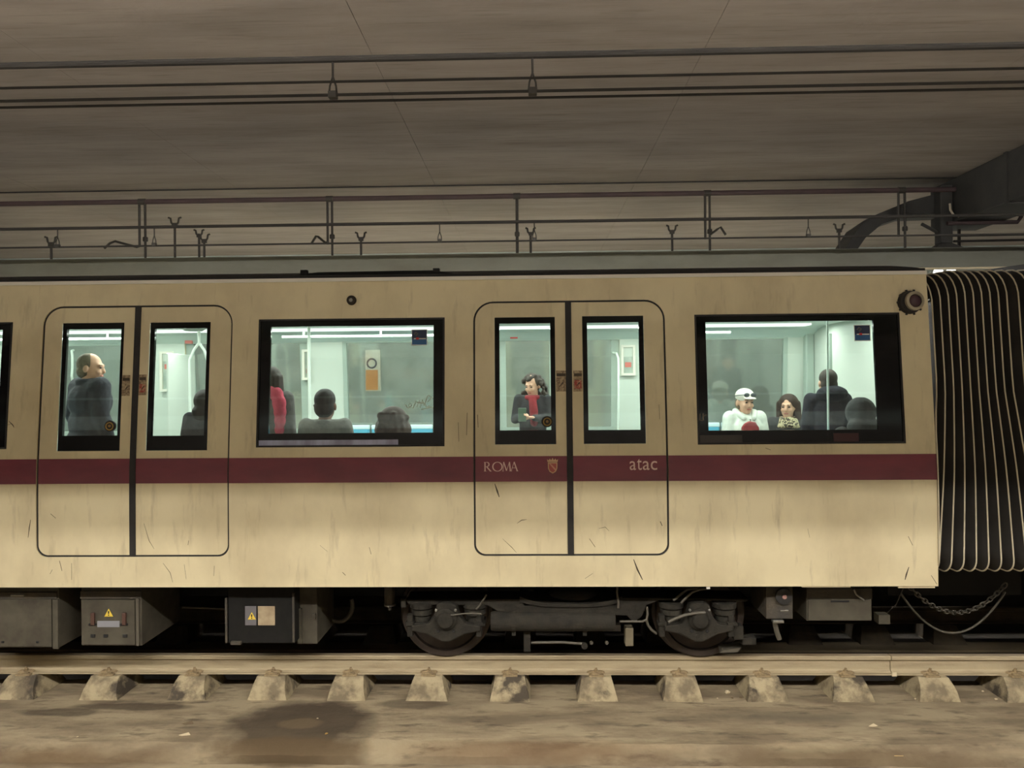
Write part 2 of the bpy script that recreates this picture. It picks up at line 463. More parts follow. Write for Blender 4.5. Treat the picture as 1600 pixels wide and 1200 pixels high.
# concrete blocks that carry the rail
ORD = ['first', 'second', 'third', 'fourth', 'fifth', 'sixth', 'seventh', 'eighth', 'ninth', 'tenth', 'eleventh', 'twelfth', 'thirteenth', 'fourteenth']
def block_mesh(i, kind):
    rnd = random.Random(i * 13 + 5)
    q = MB()
    j = lambda s: rnd.uniform(-s, s)
    wb, wt = 0.190 + j(0.008), 0.135 + j(0.006)
    hb = -0.193
    # local frame: origin at the middle of the rail foot on the slab
    f0, f1 = -0.235 + j(0.008), -0.115 + j(0.006)
    q.hexa([(-wb, f0, hb), (wb, f0, hb), (wb, 0.26, hb), (-wb, 0.26, hb),
            (-wt, f1, -0.012), (wt, f1, -0.012), (wt, 0.14, -0.012), (-wt, 0.14, -0.012)])
    me = bmesh.new()
    o = q.build('block_body', block_m, None)
    bm = bmesh.new(); bm.from_mesh(o.data)
    bmesh.ops.subdivide_edges(bm, edges=bm.edges, cuts=5, use_grid_fill=True)
    for v in bm.verts:
        n3 = noise.noise_vector(v.co * 9 + Vector((i * 7.3, 0, 0)))
        chip = 0.012 * max(0, noise.noise(v.co * 5 + Vector((0, i * 3.7, 0))))
        v.co += n3 * 0.006
        if v.co.z > -0.18: v.co.y += chip * 1.5
        # front edge slightly rounded towards the bottom lip
        if v.co.y < -0.12: v.co.y -= 0.03 * math.sin(math.pi * min(1, max(0, (v.co.z + 0.193) / 0.181)))
    bm.to_mesh(o.data); bm.free(); me.free()
    o.data.polygons.foreach_set('use_smooth', [True] * len(o.data.polygons))
    o.data.set_sharp_from_angle(angle=R(35))
    return o
blk_px = [35, 165, 300, 424, 546, 669, 797, 932, 1063, 1193, 1325, 1458, 1592]   # middles of the tops
desc = ['at the left edge of the picture', 'with a pale broken lip', 'with a pale foot', 'with a dark grimy face', 'with a dark upper face',
        'with a patchy worn face', 'with a pale lower half', 'with a pale square face', 'with a clean pale front', 'with a chipped crusty top',
        'with a torn top edge', 'with a rounded smooth face', 'cut off by the right edge']
clip_proto = []
def rail_block(x, y, i, label, group, flip=False, clips=True):
    e = empty('rail_support_block', (x, y, ZS + 0.193), label, 'concrete block', group)
    o = block_mesh(i, 0); o.parent = e
    if flip: o.data.materials[0] = mat('block_shade_dark', (84, 74, 58), rough=0.95, var=(54, 48, 40), scale=6)  # darker copy of the block colour, shade painted in
    if flip: e.rotation_euler = (0, 0, math.pi)
    if not clip_proto:
        a = MB(); a.box(-0.070, 0.070, -0.118, -0.040, -0.014, 0.002); a.box(-0.045, 0.045, -0.095, -0.03, 0.002, 0.016)
        c = a.build('clip_plate', clip_m, e, bevel=0.004)
        a = MB(); a.hexa([(-0.085, -0.075, 0.004), (0.085, -0.075, 0.004), (0.085, -0.035, 0.012), (-0.085, -0.035, 0.012), (-0.06, -0.072, 0.02), (0.06, -0.072, 0.02), (0.06, -0.035, 0.024), (-0.06, -0.035, 0.024)])
        d = a.build('spring_clip', clip_m, e, bevel=0.005)
        a = MB(); a.lathe((0, -0.06, 0.018), (0, 0, 1), [(0, 0.022), (0.018, 0.022), (0.02, 0.012), (0.036, 0.012), (0.038, 0.005)], 6)
        b = a.build('bolt', clip_m, e)
        clip_proto.extend([c, d, b])
    else:
        for c in clip_proto: share(c, e)
    return e
for i, px in enumerate(blk_px):
    x = atY(px, 1052, YR - 0.11)[0]
    rail_block(x, YR, i, '%s concrete rail block from the left, %s' % (ORD[i], desc[i]), 'concrete blocks under the near rail')
far_blk = [(x, k) for k, x in enumerate([-4.3, -3.5, -2.7, -1.9, -1.1, -0.3, 0.5, 1.3, 2.1, 2.9, 3.7, 4.5])]
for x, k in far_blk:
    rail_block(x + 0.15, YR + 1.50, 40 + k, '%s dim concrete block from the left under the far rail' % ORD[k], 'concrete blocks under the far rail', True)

# ------------------------------------------------------------------ overhead lines, pipes, hangers
def line_thing(name, pts, r, m_, label, cat, n=8, group=None):
    q = MB(); q.tube(pts, r, n)
    base = pts[0]
    return tag(q.build(name, m_, None, base, smooth=True), label, cat, group)
def run(px_list, y):                            # height of a level line seen at several pixels
    return sum(atY(px, py, y)[1] for px, py in px_list) / len(px_list)
YN, YT = -2.68, 1.42                            # overhead lines above the middle of the near and of the far track
zn1 = run([(0, 103), (400, 96), (800, 87), (1200, 77), (1600, 72)], YN)
zn2 = run([(0, 138), (800, 124), (1600, 105)], YN - 0.05)
zn3 = run([(0, 159), (800, 147), (1600, 136)], YN)
line_thing('conductor_rail', [(X0, YN, zn1), (X1, YN, zn1)], 0.018, pipe_gy, 'thick dark conductor bar nearest the top of the picture', 'cable')
line_thing('overhead_cable', [(X0, YN - 0.05, zn2), (X1, YN - 0.05, zn2)], 0.007, pipe_gy, 'thin cable just below the thick conductor bar', 'cable')
q = MB(); q.tube([(X0, YN - 0.012, zn3 + 0.008), (X1, YN - 0.012, zn3 + 0.008)], 0.008); q.tube([(X0, YN + 0.02, zn3 - 0.012), (X1, YN + 0.02, zn3 - 0.012)], 0.007)
e = empty('contact_wire', (0, YN, zn3), 'paired contact wires under the ceiling in the foreground', 'cable')
q = MB(); q.tube([(X0, YN - 0.012, zn3 + 0.009), (X1, YN - 0.012, zn3 + 0.009)], 0.008); q.build('wire', pipe_gy, e, (0, YN, zn3), smooth=True)
q = MB(); q.tube([(X0, YN + 0.02, zn3 - 0.012), (X1, YN + 0.02, zn3 - 0.012)], 0.007); q.build('wire', pipe_gy, e, (0, YN, zn3), smooth=True)
zt1 = run([(0, 357), (500, 353), (800, 348), (1090, 341)], YT)
zt2 = run([(0, 385), (500, 381), (800, 378), (1090, 373)], YT)
line_thing('conductor_rail', [(X0, YT, zt1), (X1, YT, zt1)], 0.017, pipe_dk, 'dark conductor bar strung above the train roof', 'cable')
line_thing('contact_wire', [(X0, YT, zt2), (X1, YT, zt2)], 0.010, pipe_dk, 'thin contact wire close above the train roof', 'cable')
YP = YF + 0.1
zp1 = CEIL - 0.012
yp1 = sum(atZ(px, py, zp1)[1] for px, py in ((0, 302), (500, 295), (900, 288), (1370, 276))) / 4
zp2 = run([(0, 320), (500, 312), (900, 304), (1300, 298)], YP)
line_thing('ceiling_cable', [(X0, yp1, zp1), (X1, yp1, zp1)], 0.010, pipe_dk, 'thin dark cable along the ceiling above the maroon pipe', 'cable')
line_thing('ceiling_pipe', [(X0, YP, zp2), (X1, YP, zp2)], 0.034, pipe_red, 'maroon pipe running along the ceiling above the fascia', 'pipe', 12)

def dropper(px, py, y, ztop, zbot, label, group):
    x = atY(px, py, y)[0]
    e = empty('wire_dropper', (x, y, zbot), label, 'wire dropper', group)
    q = MB(); h = ztop - zbot
    q.tube([(x, y, ztop), (x, y, zbot + h * 0.55)], 0.006); q.build('rod', hang_m, e, (x, y, zbot), smooth=True)
    q = MB(); a = zbot + h * 0.55
    q.tube([(x, y, a), (x - 0.016, y, a - h * 0.25), (x - 0.02, y, zbot + 0.02)], 0.005)
    q.tube([(x, y, a), (x + 0.016, y, a - h * 0.25), (x + 0.02, y, zbot + 0.02)], 0.005)
    q.build('stirrup', hang_m, e, (x, y, zbot), smooth=True)
    q = MB(); q.box(x - 0.022, x + 0.022, y - 0.02, y + 0.02, zbot - 0.005, zbot + 0.03); q.build('clamp', hang_m, e, (x, y, zbot), bevel=0.004)
for px, t in ((520, 'left'), (832, 'right')):
    dropper(px, 120, YN, zn1, zn3, '%s one of the two wire droppers on the foreground contact wires' % t, 'droppers on the foreground wires')
for px, t in ((90, 'beside the leftmost forked post'), (241, 'just right of the first double hanger'), (687, 'alone in the middle of a bare stretch'), (835, 'behind a forked post near the single hanger'), (1263, 'in the shadow near the black duct')):
    dropper(px, 365, YT, zt1, zt2, 'small wire dropper above the train roof, %s' % t, 'droppers above the train')

def hanger(pxs, ytop, ybot, label):
    x = atY(sum(pxs) / len(pxs), 360, YF + 0.1)[0]
    y = YF + 0.1
    e = empty('fascia_hanger', (x, y, zft), label, 'hanger', 'steel hangers holding the fascia')
    for k, px in enumerate(pxs):
        xx = atY(px, 360, y)[0]
        q = MB(); q.tube([(xx, y, zft - 0.02 if (k == len(pxs) - 1) else zft + 0.17), (xx, y, zp2 - 0.03)], 0.016 if len(pxs) > 1 else 0.02)
        q.build('hanger_rod', hang_m, e, (x, y, zft), smooth=True)
    xx = atY(pxs[-1], 360, y)[0]
    q = MB(); q.lathe((xx, y, zft + 0.24), (0, 0, 1), [(0, 0.028), (0.01, 0.034), (0.05, 0.034), (0.06, 0.028)], 10)
    q.build('turnbuckle', hang_m, e, (x, y, zft), smooth=True)
    q = MB(); q.lathe((x - 0.045, YP, zp2), (1, 0, 0), [(0, 0.042), (0.09, 0.042)], 12); q.build('pipe_clamp', hang_m, e, (x, y, zft))
    q = MB(); q.box(xx - 0.05, xx + 0.05, y - 0.04, y + 0.04, zft, zft + 0.012); q.build('foot_plate', hang_m, e, (x, y, zft))
    return e
hs = [hanger((218, 227), 318, 403, 'double steel hanger nearest the left edge'),
      hanger((512, 519), 315, 400, 'double steel hanger above the left big window'),
      hanger((808,), 310, 397, 'single steel hanger above the middle of the train'),
      hanger((1102, 1109), 300, 390, 'double bluish hanger with a bent arm on its right'),
      hanger((1404, 1414), 297, 383, 'double hanger inside the shadow of the black duct')]
def bent_arm(pts, label):
    w = [(*atY(px, py, YF + 0.06)[:1], YF + 0.06, atY(px, py, YF + 0.06)[1]) for px, py in pts]
    line_thing('bent_conduit', w, 0.016, hang_m, label, 'conduit', 8, 'bent conduit arms on the hangers')
bent_arm([(163, 388), (172, 380), (180, 377), (198, 382), (214, 386), (219, 384)], 'long bent conduit arm left of the first double hanger')
bent_arm([(487, 380), (494, 369), (497, 370), (508, 379), (512, 379)], 'small bent conduit arm left of the second double hanger')
bent_arm([(1109, 367), (1120, 359), (1126, 355), (1134, 367)], 'bent conduit arm right of the bluish double hanger')

def fork_post(px, ytop, y, w, label):
    x, zt = atY(px, ytop, y)
    e = empty('forked_post', (x, y, zft), label, 'post', 'forked posts standing on the fascia')
    b = (x, y, zft)
    s = atY(px + w / 2, ytop, y)[0] - x
    q = MB(); q.tube([(x, y, zft), (x, y, zt - s * 1.3)], 0.016); q.build('stem', hang_m, e, b, smooth=True)
    q = MB()
    for k in (-1, 1):
        q.tube([(x, y, zt - s * 1.45), (x + k * s * 0.55, y, zt - s * 0.75), (x + k * s * 0.65, y, zt - 0.01), (x + k * s, y, zt)], 0.013)
    q.build('fork', hang_m, e, b, smooth=True)
    q = MB(); q.box(x - s * 0.4, x + s * 0.4, y - 0.02, y + 0.02, zt - s * 1.5, zt - s * 0.85); q.build('yoke', hang_m, e, b, bevel=0.004)
    q = MB(); q.box(x - 0.04, x + 0.04, y - 0.03, y + 0.03, zft, zft + 0.01); q.build('foot_plate', hang_m, e, b)
for px, py, w_, t in ((80, 370, 20, 'first from the left edge'), (273, 340, 20, 'tallest one, crossing the conductor bar'), (311, 359, 16, 'left one of a close pair'),
                      (319, 366, 18, 'right one of a close pair'), (564, 363, 18, 'right of the second double hanger'), (829, 356, 16, 'right of the single hanger'),
                      (1050, 352, 18, 'left of the bluish double hanger'), (1311, 350, 18, 'dim one in front of the black duct')):
    fork_post(px, py, YF + 0.08, w_, 'forked steel post on the fascia, %s' % t)

# black duct at the right that bends down to the fascia, with its post
def duct():
    e = empty('ventilation_duct', (5.2, 3.2, zft), 'black duct crossing the ceiling and bending down to the fascia at the right', 'duct')
    b = (5.2, 3.2, zft)
    yd = YF + 0.25
    def p(px, py, y): x, z = atY(px, py, y); return Vector((x, y, z))
    up_ = [p(1321, 388, yd), p(1345, 352, yd), p(1372, 334, yd), p(1420, 314, yd), p(1478, 299, yd)]
    lo_ = [p(1341, 388, yd), p(1352, 372, yd), p(1378, 350, yd), p(1425, 334, yd), p(1490, 332, yd)]
    q = MB()
    q.rings([[u, l, l + Vector((0, 0.45, 0)), u + Vector((0, 0.45, 0))] for u, l in zip(up_, lo_)])
    q.build('duct_bend', duct_m, e, b)
    xr = atY(1482, 300, yd)[0]
    q = MB(); q.box(xr, xr + 0.62, -3.6, yd + 0.45, 4.66, CEIL); q.build('duct_run', duct_m, e, b, bevel=0.02)
    for yy in (0.2, 1.2, 2.2):
        q = MB(); q.box(xr - 0.02, xr + 0.64, yy, yy + 0.05, 4.64, CEIL); q.build('duct_flange', duct_m, e, b)
    x0 = atY(1463, 340, YF + 0.2)[0]; x1 = atY(1482, 340, YF + 0.2)[0]
    q = MB(); q.box(x0, x1, YF + 0.1, YF + 0.25, zft + 0.08, CEIL - 0.1); q.build('support_post', duct_m, e, b, bevel=0.008)
    q = MB(); q.hexa([(x0 - 0.1, YF + 0.05, zft), (x1 + 0.14, YF + 0.05, zft), (x1 + 0.14, YF + 0.3, zft), (x0 - 0.1, YF + 0.3, zft),
                      (x0 + 0.02, YF + 0.12, zft + 0.09), (x1 - 0.02, YF + 0.12, zft + 0.09), (x1 - 0.02, YF + 0.24, zft + 0.09), (x0 + 0.02, YF + 0.24, zft + 0.09)])
    q.build('post_foot', duct_m, e, b)
    q = MB()
    c = p(1455, 358, YF + 0.17); d = p(1470, 366, YF + 0.17); f = p(1440, 350, YF + 0.17)
    q.tube([f, c, d], 0.022); q.build('stay', duct_m, e, b, smooth=True)
duct()
def pw(px, py, y): x, z = atY(px, py, y); return (x, y, z)
yy = YF + 0.02
line_thing('galvanised_conduit', [pw(1484, 318, yy), pw(1485, 328, yy), pw(1490, 336, yy), pw(1500, 339, yy), pw(1590, 337, yy), pw(1597, 333, yy), pw(1640, 322, yy)], 0.014, conduit_m,
           'pale U-shaped conduit at the right below the black duct', 'conduit')
line_thing('dark_conduit', [pw(1480, 349, yy + 0.05), pw(1590, 347, yy + 0.05), pw(1596, 338, yy + 0.05)], 0.026, pipe_red, 'dark reddish pipe below the pale U-shaped conduit', 'pipe')
line_thing('dark_conduit', [pw(1490, 330, yy + 0.12), pw(1700, 325, yy + 0.12)], 0.018, pipe_dk, 'straight dark pipe just above the pale U-shaped conduit', 'pipe')
line_thing('dark_conduit', [pw(1470, 369, yy + 0.1), pw(1700, 365, yy + 0.1)], 0.012, pipe_dk, 'thin pipe right of the black post near the fascia', 'pipe')
line_thing('dark_conduit', [pw(1490, 377, yy + 0.14), pw(1700, 373, yy + 0.14)], 0.016, pipe_gy, 'lowest grey pipe lying along the fascia top at the right', 'pipe')
# twin lamp glimpsed in the slot between fascia and bellows
x, z = atY(1476, 428, 3.75)
e = empty('twin_lamp', (x, 3.75, z), 'small bright twin lamp glimpsed between the fascia and the bellows', 'lamp')
for dx in (-0.085, 0.085):
    q = MB(); q.lathe((x + dx, 3.75, z + 0.06), (0, 0, -1), [(0, 0.05), (0.02, 0.06), (0.10, 0.07), (0.12, 0.06), (0.125, 0.02)], 16); q.build('shade', emit('twin_lamp_glow', (1.0, 0.97, 0.88), 2.5), e, (x, 3.75, z), smooth=True)
    q = MB(); q.lathe((x + dx, 3.75, z + 0.06), (0, 0, 1), [(0, 0.05), (0.10, 0.05)], 12); q.build('lamp_holder', pipe_gy, e, (x, 3.75, z))
q = MB(); q.box(x - 0.15, x + 0.25, 3.7, 3.8, z + 0.16, z + 0.19); q.box(x + 0.18, x + 0.21, 3.73, 3.76, z + 0.18, CEIL); q.build('bracket', pipe_gy, e, (x, 3.75, z))
# wall poster seen through the train
xs, zs_ = atY(584, 578, 8.15)
e = empty('platform_sign', (xs, 8.19, zs_ - 0.4), 'white and orange sign with a ring on the far platform wall', 'sign')
q = MB(); q.box(xs - 0.17, xs + 0.13, 8.16, 8.2, zs_ - 0.42, zs_ + 0.40); q.build('board', white_m, e, (xs, 8.19, zs_ - 0.4))
q = MB(); q.box(xs - 0.16, xs + 0.08, 8.145, 8.162, zs_ - 0.4, zs_ + 0.0); q.build('orange_field', mat('sign_orange', (222, 150, 80)), e, (xs, 8.19, zs_ - 0.4))
q = MB(); q.tube([(xs - 0.04 + 0.09 * math.cos(a * 0.3927), 8.15, zs_ + 0.13 + 0.09 * math.sin(a * 0.3927)) for a in range(17)], 0.018, 6)
q.build('ring', navy_m, e, (xs, 8.19, zs_ - 0.4), smooth=True)

# ================================================================== the train
ZB = SZ(730, 917)                              # lower edge of the side
ZT = SZ(724, 433)                              # upper edge
ZS0, ZS1 = SZ(732, 753), SZ(732, 713.5)        # maroon stripe
XL, XE = -7.2, SX(1465, 800)                   # left (out of frame) and right end of the car
W = 2.84                                       # car width
CB = (-1.5, W / 2, 0.0)                        # base of the car
car = empty('metro_car', CB, 'cream metro car with a maroon stripe and two closed double doors', 'train car')
def zlist(z0, z1, st=0.09):
    n = max(1, int(math.ceil((z1 - z0) / st)))
    return [z0 + (z1 - z0) * k / n for k in range(n + 1)]
def strip(mb, x0, x1, z0, z1, off, t=0.0):      # sheet (or thin slab of depth t) that follows the side
    zz = zlist(z0, z1)
    if t == 0:
        mb.rings([[(x0, yf(z) + off, z), (x1, yf(z) + off, z)] for z in zz], cap=False, closed=False)
    else:
        mb.rings([[(x0, yf(z) + off, z), (x1, yf(z) + off, z), (x1, yf(z) + off + t, z), (x0, yf(z) + off + t, z)] for z in zz])
    return mb
def outline(h, n=8):                            # rounded rectangle, counter-clockwise, dense in z
    x0, x1, z0, z1, rt_, rb_ = h
    pts = []
    def side(xa, za, xb, zb):
        n_ = max(1, int(abs(zb - za) / 0.09))
        for k in range(n_): pts.append((xa + (xb - xa) * k / n_, za + (zb - za) * k / n_))
    side(x0 + rb_[0], z0, x1 - rb_[1], z0)
    if rb_[1] > 0: pts.extend(arc(x1 - rb_[1], z0 + rb_[1], rb_[1], -math.pi / 2, 0, n)[:-1])
    side(x1, z0 + rb_[1], x1, z1 - rt_[1])
    if rt_[1] > 0: pts.extend(arc(x1 - rt_[1], z1 - rt_[1], rt_[1], 0, math.pi / 2, n)[:-1])
    side(x1 - rt_[1], z1, x0 + rt_[0], z1)
    if rt_[0] > 0: pts.extend(arc(x0 + rt_[0], z1 - rt_[0], rt_[0], math.pi / 2, math.pi, n)[:-1])
    side(x0, z1 - rt_[0], x0, z0 + rb_[0])
    if rb_[0] > 0: pts.extend(arc(x0 + rb_[0], z0 + rb_[0], rb_[0], math.pi, 1.5 * math.pi, n)[:-1])
    return pts
def skin(mb, x0, x1, z0, z1, holes, off=0.0, reveal=0.0, yfun=yf, sgn=1):
    xs = sorted({x0, x1, *[h[0] for h in holes], *[h[1] for h in holes]})
    zs = sorted({z0, z1, *[h[2] for h in holes], *[h[3] for h in holes], *zlist(z0, z1)})
    Y = lambda z: yfun(z) + off
    for a, b in zip(xs, xs[1:]):
        for c, d in zip(zs, zs[1:]):
            mx, mz = (a + b) / 2, (c + d) / 2
            if any(h[0] < mx < h[1] and h[2] < mz < h[3] for h in holes): continue
            mb.quad((a, Y(c), c), (b, Y(c), c), (b, Y(d), d), (a, Y(d), d))
    for h in holes:
        hx0, hx1, hz0, hz1, rt_, rb_ = h
        for (cx, cz, r, a0, kx, kz) in ((hx0 + rt_[0], hz1 - rt_[0], rt_[0], math.pi / 2, hx0, hz1), (hx1 - rt_[1], hz1 - rt_[1], rt_[1], 0, hx1, hz1),
                                        (hx0 + rb_[0], hz0 + rb_[0], rb_[0], math.pi, hx0, hz0), (hx1 - rb_[1], hz0 + rb_[1], rb_[1], 1.5 * math.pi, hx1, hz0)):
            if r <= 0: continue
            ar = arc(cx, cz, r, a0, a0 + math.pi / 2, 8)
            for p, q in zip(ar, ar[1:]):
                mb.poly([(kx, Y(kz), kz), (p[0], Y(p[1]), p[1]), (q[0], Y(q[1]), q[1])])
        if reveal:
            o = outline(h)
            for p, q in zip(o, o[1:] + o[:1]):
                mb.quad((p[0], Y(p[1]), p[1]), (q[0], Y(q[1]), q[1]), (q[0], Y(q[1]) + sgn * reveal, q[1]), (p[0], Y(p[1]) + sgn * reveal, p[1]))
SQ = (0, 0)
dz1 = (SZ(210, 478) + SZ(888, 469)) / 2
dz0 = (SZ(205, 873) + SZ(892, 866)) / 2
D1 = (SX(56, 760), SX(357.5, 760), dz0, dz1, (0.178, 0.178), (0.10, 0.10))
D2 = (SX(740, 760), SX(1045, 760), dz0, dz1, (0.178, 0.178), (0.10, 0.10))
wz0 = (SZ(548, 697.5) + SZ(1250, 693)) / 2; wz1 = (SZ(548, 499) + SZ(1250, 490)) / 2
W1 = (SX(403, 600), SX(694, 600), wz0, wz1, SQ, SQ)
W2 = (SX(1088.5, 600), SX(1410, 600), wz0, wz1, SQ, SQ)
W0 = (SX(-276, 600), SX(14.5, 600), wz0, wz1, SQ, SQ)
# side wall
mb = MB(); skin(mb, XL, XE, ZB, ZT, [W0, D1, W1, D2, W2], 0, 0.05)
# returns at the bottom, top and right end
mb.quad((XL, yf(ZB), ZB), (XE, yf(ZB), ZB), (XE, 0.06, ZB), (XL, 0.06, ZB))
zz = zlist(ZB, ZT)
mb.rings([[(XE, yf(z), z), (XE, yf(z) + 0.06, z)] for z in zz], cap=False, closed=False)
mb.build('side_wall', cream, car, CB)
mb = MB(); strip(mb, XL, XE, SZ(724, 437.5), SZ(724, 432), -0.014, 0.03); mb.build('cornice_strip', white_m, car, CB)
mb = MB(); strip(mb, XL, XE, SZ(724, 432), SZ(724, 427.5), 0.012, 0.03); mb.build('roof_gutter', roof_m, car, CB)
# roof shell and far side
ZG = SZ(724, 428)
yt = yf(ZT)
roofp = [(yt + 0.03, ZG), (yt + 0.25, ZG + 0.05), (0.8, ZG + 0.09), (W / 2, ZG + 0.105), (W - 0.8, ZG + 0.09), (W - yt - 0.25, ZG + 0.05), (W - yt - 0.03, ZG),
         (W - yt - 0.05, ZG - 0.05), (yt + 0.05, ZG - 0.05)]
zrc = atY(724, 431.5, W / 2)[1]
roofp[2:5] = [(0.8, ZG + (zrc - ZG) * 0.75), (W / 2, zrc), (W - 0.8, ZG + (zrc - ZG) * 0.75)]
roofp[1] = (yt + 0.25, ZG + (zrc - ZG) * 0.3); roofp[5] = (W - yt - 0.25, ZG + (zrc - ZG) * 0.3)
mb = MB(); mb.rings([[(XL, y, z) for y, z in roofp], [(XE, y, z) for y, z in roofp]]); mb.build('roof', roof_m, car, CB)
# low equipment hump on the roof
xh0, xh1 = SX(412, 430), SX(742, 425)
zh = atY(560, 424.5, 0.3)[1] - 0.02
mb = MB(); mb.hexa([(xh0, 0.3, ZG), (xh1, 0.3, ZG), (xh1, 1.0, ZG), (xh0, 1.0, ZG), (xh0 + 0.45, 0.3, zh + 0.02), (xh1 - 0.4, 0.3, zh + 0.025), (xh1 - 0.5, 1.0, zh + 0.03), (xh0 + 0.5, 1.0, zh + 0.03)])
hump = mb.build('roof_equipment', under_dark, car, CB)
for px in (466, 678):
    x = SX(px, 424); mb = MB(); mb.box(x - 0.03, x + 0.03, 0.31, 0.36, zh, zh + 0.045); mb.build('lifting_eye', under_dark, hump, CB)

def clipx(a, b, segs):
    return segs
# stripe on the side wall
for a, b in ((XL, D1[0]), (D1[1], D2[0]), (D2[1], XE)):
    mb = MB(); strip(mb, a, b, ZS0, ZS1, -0.003, 0.004); mb.build('stripe_band', stripe_m, car, CB)

# window units
def window(name, h, g, label=None, pane=pane_m, extra=None):
    """h: outer rectangle, g: clear glass rectangle"""
    mb = MB()
    inner = (g[0], g[1], g[2], g[3], SQ, SQ)
    skin(mb, h[0] + 0.004, h[1] - 0.004, h[2] + 0.004, h[3] - 0.004, [inner], 0.008, 0.025)
    fr = mb.build(name, black_gloss, car, CB)
    if label: fr['label'] = label
    mb = MB(); strip(mb, g[0], g[1], g[2], g[3], 0.014, 0.006); mb.build('pane', pane, fr, CB)
    mb = MB()
    t = 0.012
    strip(mb, h[0] - 0.004, h[0] + t, h[2] - 0.004, h[3] + 0.004, -0.003, 0.02); strip(mb, h[1] - t, h[1] + 0.004, h[2] - 0.004, h[3] + 0.004, -0.003, 0.02)
    strip(mb, h[0], h[1], h[2] - 0.004, h[2] + t, -0.003, 0.02); strip(mb, h[0], h[1], h[3] - t, h[3] + 0.004, -0.003, 0.02)
    mb.build('gasket', rubber, fr, CB)
    return fr
gz1 = (SZ(548, 510) + SZ(1235, 501)) / 2; gz0 = (SZ(548, 678) + SZ(1240, 671)) / 2
G1 = (SX(421, 595), SX(677, 595), gz0, gz1)
G2 = (SX(1105, 587), SX(1369, 587), gz0, gz1)
G0 = (SX(-258, 595), SX(-1, 595), gz0, gz1)
win0 = window('side_window', W0, G0, 'black-bordered window cut off by the left edge')
win1 = window('side_window', W1, G1, 'wide black-bordered window between the two doors')
win2 = window('side_window', W2, G2, 'wide black-bordered window at the end of the car')
# reflection painted as a pale strip along the foot of the middle window
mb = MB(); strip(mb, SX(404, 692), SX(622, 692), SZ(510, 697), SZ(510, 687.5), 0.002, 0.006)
mb.build('reflection_strip', mat('painted_reflection', (176, 180, 206), rough=0.25, var=(130, 128, 150), scale=6, stretch=(1, 1, 0.2)), win1, CB)['label'] = 'painted pale bluish reflection along the window foot'
mb = MB(); strip(mb, SX(1094, 686), SX(1160, 686), SZ(1127, 692), SZ(1127, 680), 0.004, 0.004); mb.build('maker_plate', mat('dark_plate', (62, 56, 52), rough=0.3), win2, CB)
mb = MB(); strip(mb, SX(1303, 683), SX(1342, 683), SZ(1322, 690), SZ(1322, 677), 0.004, 0.004); mb.build('maker_plate', mat('maroon_plate', (64, 36, 36), rough=0.3), win2, CB)

# no-smoking stickers on the panes
def smoke_sticker(par, px, py, s=11.5):
    x, z = S(px, py); h = s * 0.00567
    q = MB(); strip(q, x - h * 1.08, x + h * 1.08, z - h * 1.1, z + h * 1.08, 0.009, 0.002); a = q.build('sticker_edge', white_m, par, CB)
    q = MB(); strip(q, x - h, x + h, z - h * 0.2, z + h, 0.007, 0.002); q.build('sticker_field', navy_m, par, CB)
    q = MB(); strip(q, x - h, x + h, z - h, z - h * 0.2, 0.007, 0.002); q.build('sticker_field', blue_m, par, CB)
    q = MB(); strip(q, x - h * 0.75, x + h * 0.9, z - h * 0.26, z - h * 0.12, 0.005, 0.002); q.build('cigarette_print', white_m, par, CB)
    q = MB(); q.tube([(x - h * 0.7, yf(z) + 0.006, z + h * 0.4), (x - h * 0.45, yf(z) + 0.006, z + h * 0.7), (x - h * 0.2, yf(z) + 0.006, z + h * 0.5), (x - h * 0.45, yf(z) + 0.006, z + h * 0.2)], h * 0.12, 6)
    q.build('smoke_print', plate_g, par, CB)
    q = MB(); strip(q, x - h * 0.45, x - h * 0.05, z - h * 0.3, z - h * 0.02, 0.004, 0.002); q.build('ember_print', red_m, par, CB)
smoke_sticker(win1, 655, 527); smoke_sticker(win2, 1348, 520)
# scratched tag on the middle window
mb = MB()
scr = [[(633, 632), (637, 638), (643, 634), (641, 629), (638, 634), (645, 638), (650, 626), (651, 636), (655, 625), (656, 637), (660, 624), (663, 634)],
       [(651, 629), (663, 630)], [(668, 618), (664, 630), (666, 637), (671, 634)], [(669, 617), (674, 622), (668, 628)], [(658, 640), (676, 636)], [(675, 620), (676, 621)]]
for st in scr:
    pts = []
    for px, py in st:
        x, z = S(px, py); pts.append((x, yf(z) + 0.0135, z))
    mb.tube(pts, 0.0045, 5)
mb.build('scratched_tag', mat('scratch_white', (205, 214, 200), rough=0.7), win1, CB)['label'] = 'pale scratched scrawl'
# reversed dark letters at the left border of the end window
mb = MB()
for st in ([(1094, 646), (1094, 657), (1098, 657)], [(1099, 646), (1099, 657)], [(1099, 650), (1104, 648)]):
    mb.tube([(S(*p)[0], yf(S(*p)[1]) + 0.006, S(*p)[1]) for p in st], 0.006, 5)
mb.build('etched_mark', mat('etched', (120, 112, 98), rough=0.6), win2, CB)

